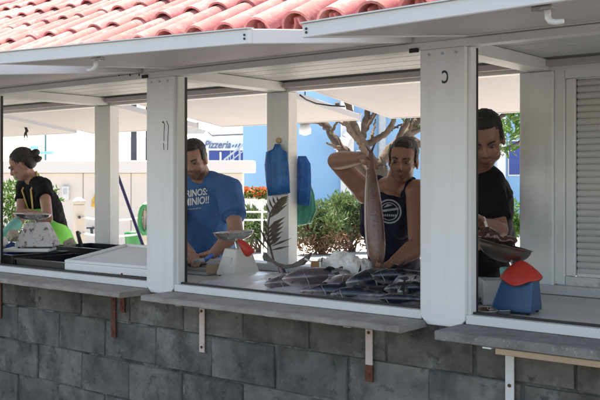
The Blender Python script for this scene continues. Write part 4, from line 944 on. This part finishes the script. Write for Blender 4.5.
# ================================================================ BEHIND THE STALL
def boxD(mb, px0, px1, d, z0, z1, th):
    a = WD(px0, 179, d); b = WD(px1, 179, d); c = a.lerp(b, .5)+F*th/2; return mb.obox(V((c.x, c.y, (z0+z1)/2)), R, F, UP, (b-a).length/2, th/2, (z1-z0)/2)
def zy(py, d): return H+(179-py)/900*d
# cream boundary wall
dw = 14.0; wl_ = thing('boundary_wall', WD(100, 179, dw)-V((0, 0, H)), 'cream rendered boundary wall with a thick coping', 'wall')
ed = [-160, -110, -60, -12, 36, 83, 131, 184, 243]
for a, b in zip(ed, ed[1:]): obj('panel', boxD(MB(), a+.35, b-.35, dw, .0, zy(173, dw), .35), M_cream, wl_, bev=.01)
obj('core', boxD(MB(), ed[0], 242.7, dw+.03, .0, zy(173.2, dw), .28), M_cream, wl_)
obj('coping', boxD(MB(), ed[0]-1, 254, dw-.12, zy(173, dw)+.002, zy(160.5, dw), .62), M_creamcap, wl_, bev=.015)
mbx = thing('meter_box', WD(65, 193, dw-.05), 'small grey meter box on the cream wall', 'meter box'); obj('case', boxD(MB(), 61.5, 68.5, dw-.075, zy(200, dw), zy(186, dw), .07), M_white2, mbx, bev=.008); obj('dial', boxD(MB(), 63.2, 66.5, dw-.085, zy(194, dw), zy(188.5, dw), .01), M_rail, mbx)
ws = thing('warning_sign', WD(94, 200, dw-.02), 'yellow triangular warning sign on the cream wall', 'sign')
def tri(p, d, th): 
    f_ = [WD(x, y, d) for x, y in p]; b_ = [q+F*th for q in f_]; n_ = len(p); return MB().add(f_+b_, [tuple(range(n_)), tuple(range(2*n_-1, n_-1, -1))]+[(i, (i+1) % n_, n_+(i+1) % n_, n_+i) for i in range(n_)])
obj('triangle', tri([(95, 193.5), (98.6, 202), (91.4, 202)], dw-.025, .012), M_yellow, ws); obj('caption_plate', tri([(91.4, 203), (98.6, 203), (98.6, 206.8), (91.4, 206.8)], dw-.025, .012), M_yellow, ws)
obj('bolt_symbol', tri([(95.6, 196.5), (94.4, 199.2), (95.3, 199.2), (94.3, 201.4), (96.4, 198.5), (95.5, 198.5)], dw-.031, .004), M_black, ws)
# stone posts with a white rope
db = 12.4
def spost(px, top, wpx, label):
    c = WD(px, 179, db); o = thing('stone_post', V((c.x, c.y, 0)), label, 'post', 'pale stone posts before the cream wall'); hw = wpx/900*db/2; ax = (R*math.cos(.55)+F*math.sin(.55)); ay = (F*math.cos(.55)-R*math.sin(.55)); zt = zy(top, db); k = .72
    c = V((c.x, c.y, 0)); hw *= k
    obj('shaft', MB().obox(c+UP*(zt-.10)/2, ax, ay, UP, hw, hw, (zt-.10)/2), M_stonepost, o, bev=.012)
    b = [c+UP*(zt-.098)+ax*hw*1.1*s+ay*hw*1.1*t for s, t in ((-1, -1), (1, -1), (1, 1), (-1, 1))]; t_ = [c+UP*(zt-.055)+ax*hw*1.1*s+ay*hw*1.1*t for s, t in ((-1, -1), (1, -1), (1, 1), (-1, 1))]; tt = [c+UP*zt+ax*.02*s+ay*.02*t for s, t in ((-1, -1), (1, -1), (1, 1), (-1, 1))]
    obj('cap', MB().loft([b, t_, tt]), M_stonepost, o, bev=.004)
    for py in (217, 233): obj('eyelet', MB().ell(WD(px+2.2, py, db)-F*hw*1.35, R, F, UP, .022, .02, .022, 10, 6), M_darkpost, o)
    return o
spost(79, 197, 14, 'pale stone post with a pyramid cap beside the woman in the apron'); spost(147, 202, 13, 'pale stone post with a green hose looped on it')
for py, lb in ((217, 'upper white rope strung between the stone posts'), (233, 'lower white rope strung between the stone posts')):
    pts = [WD(83+ (143-83)*t, py+3.2*math.sin(math.pi*t)**.7, db-.05) for t in [k/12 for k in range(13)]]; o = obj('rope', MB().tube(pts, .014, 6), M_bwhite, None, True); tag(o, lb, 'rope')
hp = []; 
for k in range(26): q = 2*math.pi*k/14; hp.append(WD(145+5*math.cos(q)-k*.03, 218+14*math.sin(q)+k*.12, db-.16+.005*k))
o = obj('garden_hose', MB().tube(hp, .028, 7), M_hose, None, True); tag(o, 'green garden hose looped over the stone post', 'hose')
gb = obj('green_bin', MB().lathe([(.09, 0), (.12, .75), (.13, .76), (.13, .80), (.001, .82)], V((WD(133.5, 179, 12.7).x, WD(133.5, 179, 12.7).y, 0)), 16), M_hose, None, True); tag(gb, 'narrow dark green bin in front of the cream wall', 'bin')
tpz = thing('water_tap', WD(91, 231, dw-.1), 'black water tap on the cream wall under the warning sign', 'tap'); obj('pipe', MB().tube([WD(93, 228, dw-.01), WD(91.5, 229, dw-.14), WD(92, 234, dw-.16)], .022, 8), M_darkpost, tpz, True); obj('lever', MB().obox(WD(90.5, 228, dw-.12), R, F, UP, .06, .012, .012), M_darkpost, tpz)

# --- foliage
def leaves(mb, cen, rad, n, size, rng, shell=.45, up_bias=.3, aspect=.32, ellk=None):
    for _ in range(n):
        while True:
            p = V((rng.uniform(-1, 1), rng.uniform(-1, 1), rng.uniform(-1, 1))); r_ = p.length
            if r_ < 1 and rng.random() < shell+(1-shell)*r_: break
        lump = .78+.3*noise.noise(V((p.x*2.2+cen.x, p.y*2.2+cen.y, p.z*2.2)))
        c = cen+V((p.x*rad[0]*lump, p.y*rad[1]*lump, p.z*rad[2]*lump))
        if c.z < .03: continue
        d = V((rng.gauss(0, 1), rng.gauss(0, 1), rng.gauss(0, 1)+up_bias))+p*.7; d.normalize(); s = d.cross(V((rng.gauss(0, 1), rng.gauss(0, 1), rng.gauss(0, 1)))).normalized()
        L_ = size*rng.uniform(.6, 1.3); nrm = d.cross(s)*L_*.10
        mb.add([c, c+d*L_*.5+s*L_*aspect*.5+nrm, c+d*L_, c+d*L_*.5-s*L_*aspect*.5+nrm], [(0, 1, 2), (0, 2, 3)])
def bush(label, px, d, w_, h_, n, size, m, seed, group='shrubs behind the stall', dry=None, clumps=7, aspect=.32, ub=.3):
    rng = random.Random(seed); c = WD(px, 179, d); c.z = 0; o = thing('shrub', c, label, 'shrub', group); mb = MB(); md_ = MB(); stem = MB()
    for k in range(clumps):
        cc = c+R*rng.uniform(-.55, .55)*w_/2*1.3+F*rng.uniform(-.4, .4)*w_*.5+UP*h_*rng.uniform(.35, .78); rr = w_*rng.uniform(.20, .32)
        leaves(mb, cc, (rr, rr, min(h_*.36, rr*.95)), n//clumps, size, rng, aspect=aspect, up_bias=ub)
        if dry: leaves(md_, cc-UP*h_*.22, (rr, rr, h_*.25), int(n*dry)//clumps, size, rng)
        stem.tube([c+R*rng.uniform(-.1, .1)*w_, c.lerp(cc, .6)+R*rng.uniform(-.05, .05), cc], [.022, .016, .006], 5)
    obj('foliage', mb, m, o); obj('stem', stem, M_bark, o)
    if dry: obj('dry_foliage', md_, M_leafC, o)
    return o
bush('bright green leafy shrub behind the woman at the left edge', 4, 9.8, 1.35, 1.78, 5200, .075, M_leafA, 1, clumps=12)
bush('grey-green pointed-leaf shrub between the rear post and the man in the tank top', 322, 18.5, 1.15, 1.25, 4200, .125, M_leafB, 2, dry=.3, clumps=11, aspect=.26, ub=.9)
bush('grey-green shrub right beside the elbow of the man in the tank top', 350, 19.2, 1.1, 1.35, 3400, .125, M_leafB, 3, dry=.15, clumps=9, aspect=.26, ub=.9)
bush('leafy shrub behind the white fence, left of the rear post', 256, 19.0, 1.3, .95, 2600, .12, M_leafB, 4, clumps=9, ub=.8)
bush('green shrub seen past the shoulder of the man in black', 506, 15.0, .9, 1.4, 1500, .11, M_leafA, 5, clumps=7)
bush('green shrub seen right of the head of the man in the tank top', 420, 15.5, .9, 1.75, 1500, .11, M_leafA, 6, clumps=7)
bush('low dark shrub at the foot of the blue wall', 335, 24.0, 1.4, 1.2, 1300, .13, M_leafA, 8, clumps=7)
bush('green palm-like shrub above the cream wall by the dark posts', 147, 18.0, .55, 2.15, 700, .22, M_leafA, 9, clumps=5, aspect=.14)
fb = thing('flower_bed', V((*WD(254, 179, 23).xy, 0)), 'bed of orange flowers below the blue wall', 'flower bed'); rng = random.Random(5); fl1 = MB(); fl2 = MB()
for k in range(14):
    cc = WD(238+2.6*k, 179, 23+rng.uniform(-.2, .3)); cc.z = 1.18; leaves(fl1, cc, (.22, .22, .14), 60, .10, rng, aspect=.5); leaves(fl2, cc+UP*.04-F*.05, (.2, .2, .13), 34, .075, rng, aspect=.8)
obj('foliage', fl1, M_leafA, fb); obj('blossom', fl2, M_flower, fb)
obj('planter_wall', boxD(MB(), 236, 282, 22.9, 0, 1.08, .7), M_bwhite, fb, bev=.03)
fe = thing('white_fence', V((*WD(256, 179, 17.6).xy, 0)), 'low white fence of two rails left of the rear post', 'fence')
for py in (212, 220): obj('rail', boxD(MB(), 236, 296, 17.6, zy(py+.8, 17.6), zy(py-.8, 17.6), .04), M_bwhite, fe)
for px in (238, 262, 294): obj('post', boxD(MB(), px-.9, px+.9, 17.6, 0, zy(209, 17.6), .05), M_bwhite, fe)

# --- branching tree
tr_ = thing('bare_tree', V((*WD(380, 179, 8.6).xy, 0)), 'thick-branched grey tree behind the man in the tank top', 'tree')
tk = MB()
def br(pts, r0, r1, d0=8.6, dd=0.0):
    n_ = len(pts); P_ = []
    for i in range(n_-1):
        for t in (0, .25, .5, .75): P_.append(WD(pts[i][0]+(pts[i+1][0]-pts[i][0])*t+random.uniform(-1.1, 1.1)*(i+t > .3), pts[i][1]+(pts[i+1][1]-pts[i][1])*t+random.uniform(-.6, .6), d0+dd*(i+t)/(n_-1)))
    P_.append(WD(*pts[-1], d0+dd)); tk.tube(P_, [(r0+(r1-r0)*i/(len(P_)-1))*random.uniform(.84, 1.14) for i in range(len(P_))], 9); return P_[-1]
c0 = WD(384, 300, 8.6)
tk.tube([V((c0.x, c0.y, 0)), WD(384, 260, 8.6), WD(381, 215, 8.6), WD(379, 185, 8.6), WD(378, 166, 8.6)], [.16, .13, .115, .105, .095], 12)
tips = [br([(378, 168), (366, 150), (360, 138), (353, 122), (347, 100), (343, 85)], .052, .026, 8.6, -.3), br([(361, 143), (364, 128), (368, 112), (371, 90)], .036, .022), br([(379, 186), (360, 168), (346, 152), (336, 143), (328, 129), (321, 121), (311, 119.5), (296, 112), (285, 98)], .056, .024, 8.6, .4),
        br([(366, 145), (378, 138.5), (388, 131), (394, 122), (397, 105), (399, 85)], .034, .022, 8.6, -.2), br([(378, 168), (388, 153), (400, 139), (413, 126), (428, 112), (440, 92)], .062, .03, 8.6, .5), br([(359, 140), (352, 133), (345, 120), (337, 103)], .030, .018, 8.5, -.4),
        br([(362, 134), (370, 122), (377, 110), (380, 95)], .028, .018, 8.7, .4), br([(398, 140), (406, 124), (411, 108), (414, 90)], .028, .018), br([(404, 136), (420, 130), (436, 128), (455, 118)], .03, .016, 8.8, .4), br([(357, 138), (350, 126), (349, 112), (352, 96)], .026, .016, 8.6, .5), br([(405, 136), (430, 150), (462, 140), (486, 128), (508, 112)], .04, .02, 9.2, .3), br([(462, 140), (490, 152), (512, 146), (530, 135)], .026, .014, 9.4, .3)]
for (x, y, dx, dy) in ((352, 121, -9, -8), (366, 122, 8, -9), (331, 133, 6, -12), (388, 131, 9, -4), (410, 129, 2, -12), (400, 139, 12, 1), (349, 126, -10, -4), (371, 141, 3, -12), (340, 148, -9, -3), (377, 112, 8, -5)):
    br([(x, y), (x+dx*.5, y+dy*.5), (x+dx, y+dy), (x+dx*1.5, y+dy*1.8)], .017, .008, 8.6, random.uniform(-.4, .4))
obj('trunk', tk, M_bark, tr_, True)
cr = MB(); rng = random.Random(11)
for t in [tips[q] for q in (1, 3, 4, 7, 8, 10, 11)]: leaves(cr, t+UP*.10, (.34, .34, .24), 170, .15, rng, aspect=.30)
for px, py in ((416, 124), (408, 122), (500, 126), (507, 140), (504, 152)): leaves(cr, WD(px, py, 9.0), (.10, .10, .07), 26, .11, rng, aspect=.28)
obj('crown', cr, M_leafA, tr_)
# --- pale blue building
dbl = 27.0; bb = thing('blue_building', V((*WD(430, 179, dbl).xy, 0)), 'pale blue rendered building behind the trees', 'building')
obj('wall', boxD(MB(), 243, 720, dbl, 0, 6.2, 6), M_bblue, bb); obj('roof', boxD(MB(), 240, 723, dbl-.3, 6.2, 6.5, 6.6), M_bwhite, bb, bev=.03)
obj('pilaster', boxD(MB(), 341, 354, dbl-.35, 0, 5.6, .34), M_bwhite, bb, bev=.03); obj('pilaster', boxD(MB(), 379, 386, dbl-.35, 0, 6.1, .34), M_rail, bb, bev=.03); obj('pilaster', boxD(MB(), 497, 506, dbl-.35, 0, 6.1, .34), M_bwhite, bb, bev=.03)
for (a, b, y0, y1) in ((334, 340.5, 150, 137), (356, 371, 178, 150), (392, 412, 176, 148), (448, 470, 176, 146), (508, 530, 176, 140)):
    wf = obj('window', boxD(MB(), a, b, dbl-.07, zy(y0, dbl), zy(y1, dbl), .068), M_bwhite, bb, bev=.01); obj('pane', boxD(MB(), a+1.2, b-1.2, dbl-.085, zy(y0-1.4, dbl), zy(y1+1.4, dbl), .012), M_winblue, wf)
# arch brace over the pilaster
ab = MB(); pts = [(341, 158), (342, 148), (346, 138), (353, 130), (362, 125)]
for q, s in zip(pts, pts[1:]): ab.tube([WD(*q, dbl-.5), WD(*s, dbl-.5)], .16, 8)
obj('arch', ab, M_bwhite, bb)
# --- pizzeria
dp_ = 34.0; pz = thing('pizzeria', V((*WD(205, 179, dp_).xy, 0)), 'white pizzeria building with blue-grey lettering and a blue window band', 'building')
obj('wall', boxD(MB(), 120, 262, dp_, 0, zy(137, dp_), 5), M_bwhite, pz); obj('sign_board', boxD(MB(), 196, 262, dp_-.12, zy(150.5, dp_), zy(138.5, dp_), .115), M_bwhite, pz, bev=.01)
tm = text_mesh('Pizzeria', .40, .35, .004, .012); tm.transform(Matrix.Scale(.82, 4, V((1, 0, 0)))); lo = link('lettering', tm, M_sign, pz)
lo.matrix_basis = Matrix.Translation(WD(217, 145, dp_-.14)) @ Matrix((R, UP, -F)).transposed().to_4x4()
for k in range(9):
    obj('small_lettering', MB().obox(WD(233+3.1*k, 146-.25*k, dp_-.13), R, F, (UP+R*.5).normalized(), .03, .006, .05+.02*(k % 3)), M_sign, pz)
wf = obj('window', boxD(MB(), 209, 261, dp_-.06, zy(161.5, dp_), zy(150.8, dp_), .055), M_winblue, pz)
for px in (219.5,): obj('curtain', boxD(MB(), px, px+2, dp_-.09, zy(160.5, dp_), zy(152, dp_), .02), M_bwhite, wf)
for px in (230, 240, 246): obj('mullion', boxD(MB(), px, px+.8, dp_-.09, zy(161.5, dp_), zy(150.8, dp_), .02), M_rail, wf)
aw = MB(); a = [WD(208, 133, dp_-1.0), WD(274, 119, dp_-1.0), WD(274, 134, dp_-1.8), WD(212, 136.5, dp_-1.8)]; aw.add(a+[p+UP*.06 for p in a], [(0, 1, 2, 3), (7, 6, 5, 4), (0, 4, 5, 1), (1, 5, 6, 2), (2, 6, 7, 3), (3, 7, 4, 0)]); obj('awning', aw, M_greyroof, pz)
gr_ = obj('grey_canopy', MB().add([WD(168, 120, 20), WD(206, 130.5, 20), WD(204, 134, 20), WD(168, 134, 20)]+[WD(168, 120, 22), WD(206, 130.5, 22), WD(204, 134, 22), WD(168, 134, 22)], [(0, 1, 2, 3), (7, 6, 5, 4), (0, 4, 5, 1), (1, 5, 6, 2), (2, 6, 7, 3), (3, 7, 4, 0)]), mat('pale_grey_canopy', (.5, .5, .5), .8)); 
cp_ = thing('canopy', V((*WD(172, 179, 21).xy, 0)), 'pale grey canopy roof behind the head of the man in blue', 'canopy'); gr_.parent = cp_; gr_.matrix_parent_inverse = wmat(cp_).inverted()
for px, d in ((171, 20.3), (171, 21.7), (178, 20.3), (178, 21.7)): q = WD(px, 179, d); obj('support_post', MB().tube([V((q.x, q.y, 0)), V((q.x, q.y, zy(133.5, d)))], .04, 8), M_rail, cp_)
# outside staircase
dsr = 30.0; sc_ = thing('outdoor_staircase', V((*WD(245, 179, dsr).xy, 0)), 'grey metal outdoor staircase with railings beside the pizzeria', 'staircase')
def tubeD(nm, pts, r, m=M_rail): return obj(nm, MB().tube([WD(x, y, dd_) for x, y, dd_ in pts], r, 6), m, sc_)
for d in (dsr, dsr+.9):
    tubeD('handrail', [(224, 160, d), (258, 133, d), (272, 133, d)], .035); tubeD('handrail', [(228, 163, d), (259, 138.5, d), (272, 138.5, d)], .022)
    obj('stringer', MB().tube([WD(228, 180, d), WD(262, 152, d)], .09, 4), M_rail, sc_)
    for k in range(7): x = 228+5.6*k; y = 157-4.4*k; tubeD('baluster', [(x, y, d), (x+.3, y+16, d)], .020)
for k in range(10): q = WD(229+3.4*k, 176-2.75*k, dsr); obj('step', MB().obox(q+F*.45, R, F, UP, .13, .42, .02), M_rail, sc_)
obj('landing', boxD(MB(), 259, 280, dsr, zy(152.5, dsr), zy(151, dsr), 1.0), M_rail, sc_)
for px in (262, 278):
    q = WD(px, 179, dsr+.1); obj('leg', MB().tube([V((q.x, q.y, 0)), V((q.x, q.y, zy(152, dsr)))], .05, 8), M_rail, sc_)
# --- bits above the cream wall
for px, wpx, nm, lb in ((133.8, 5, 'dark_post', 'thick dark post above the cream wall'), (147, 2.4, 'dark_post', 'thin dark post above the cream wall by the palm-like shrub')):
    d = 19.0; q = WD(px, 179, d); o = thing(nm, V((q.x, q.y, 0)), lb, 'post'); r = wpx/900*d/2; obj('shaft', MB().obox(V((q.x, q.y, 2.0)), R, F, UP, r, r, 2.0), M_darkpost, o, bev=.006); obj('cap', MB().obox(V((q.x, q.y, 4.03)), R, F, UP, r*1.25, r*1.25, .03), M_darkpost, o)
d = 24.0; q = WD(45.5, 179, d); o = thing('street_pole', V((q.x, q.y, 0)), 'teal pole with light blue sign boards above the cream wall', 'pole')
obj('pole', MB().tube([V((q.x, q.y, 0)), V((q.x, q.y, zy(105, d)))], [.035, .02], 8), M_tealp, o); obj('sign_board', boxD(MB(), 38, 52.5, d-.06, zy(154.3, d), zy(151.3, d), .03), M_skyblue, o); obj('sign_board', boxD(MB(), 30, 38, d-.06, zy(149.5, d), zy(146, d), .03), M_skyblue, o); obj('arm', boxD(MB(), 36, 46, d-.05, zy(148, d), zy(147.4, d), .02), M_tealp, o)
d = 10.5; q = WD(305, 119, d); o = thing('lantern', q, 'white lantern with a dark top hanging left of the tree branch', 'lantern')
obj('hanger', MB().tube([q+UP*.35, q+UP*.0], .008, 5), M_black, o); obj('top', MB().lathe([(.02, .03), (.13, -.02), (.14, -.05), (.03, -.05)], q, 14), M_darkpost, o); obj('shade', MB().lathe([(.05, -.05), (.075, -.12), (.07, -.17), (.02, -.19)], q, 14), M_bwhite, o, True)
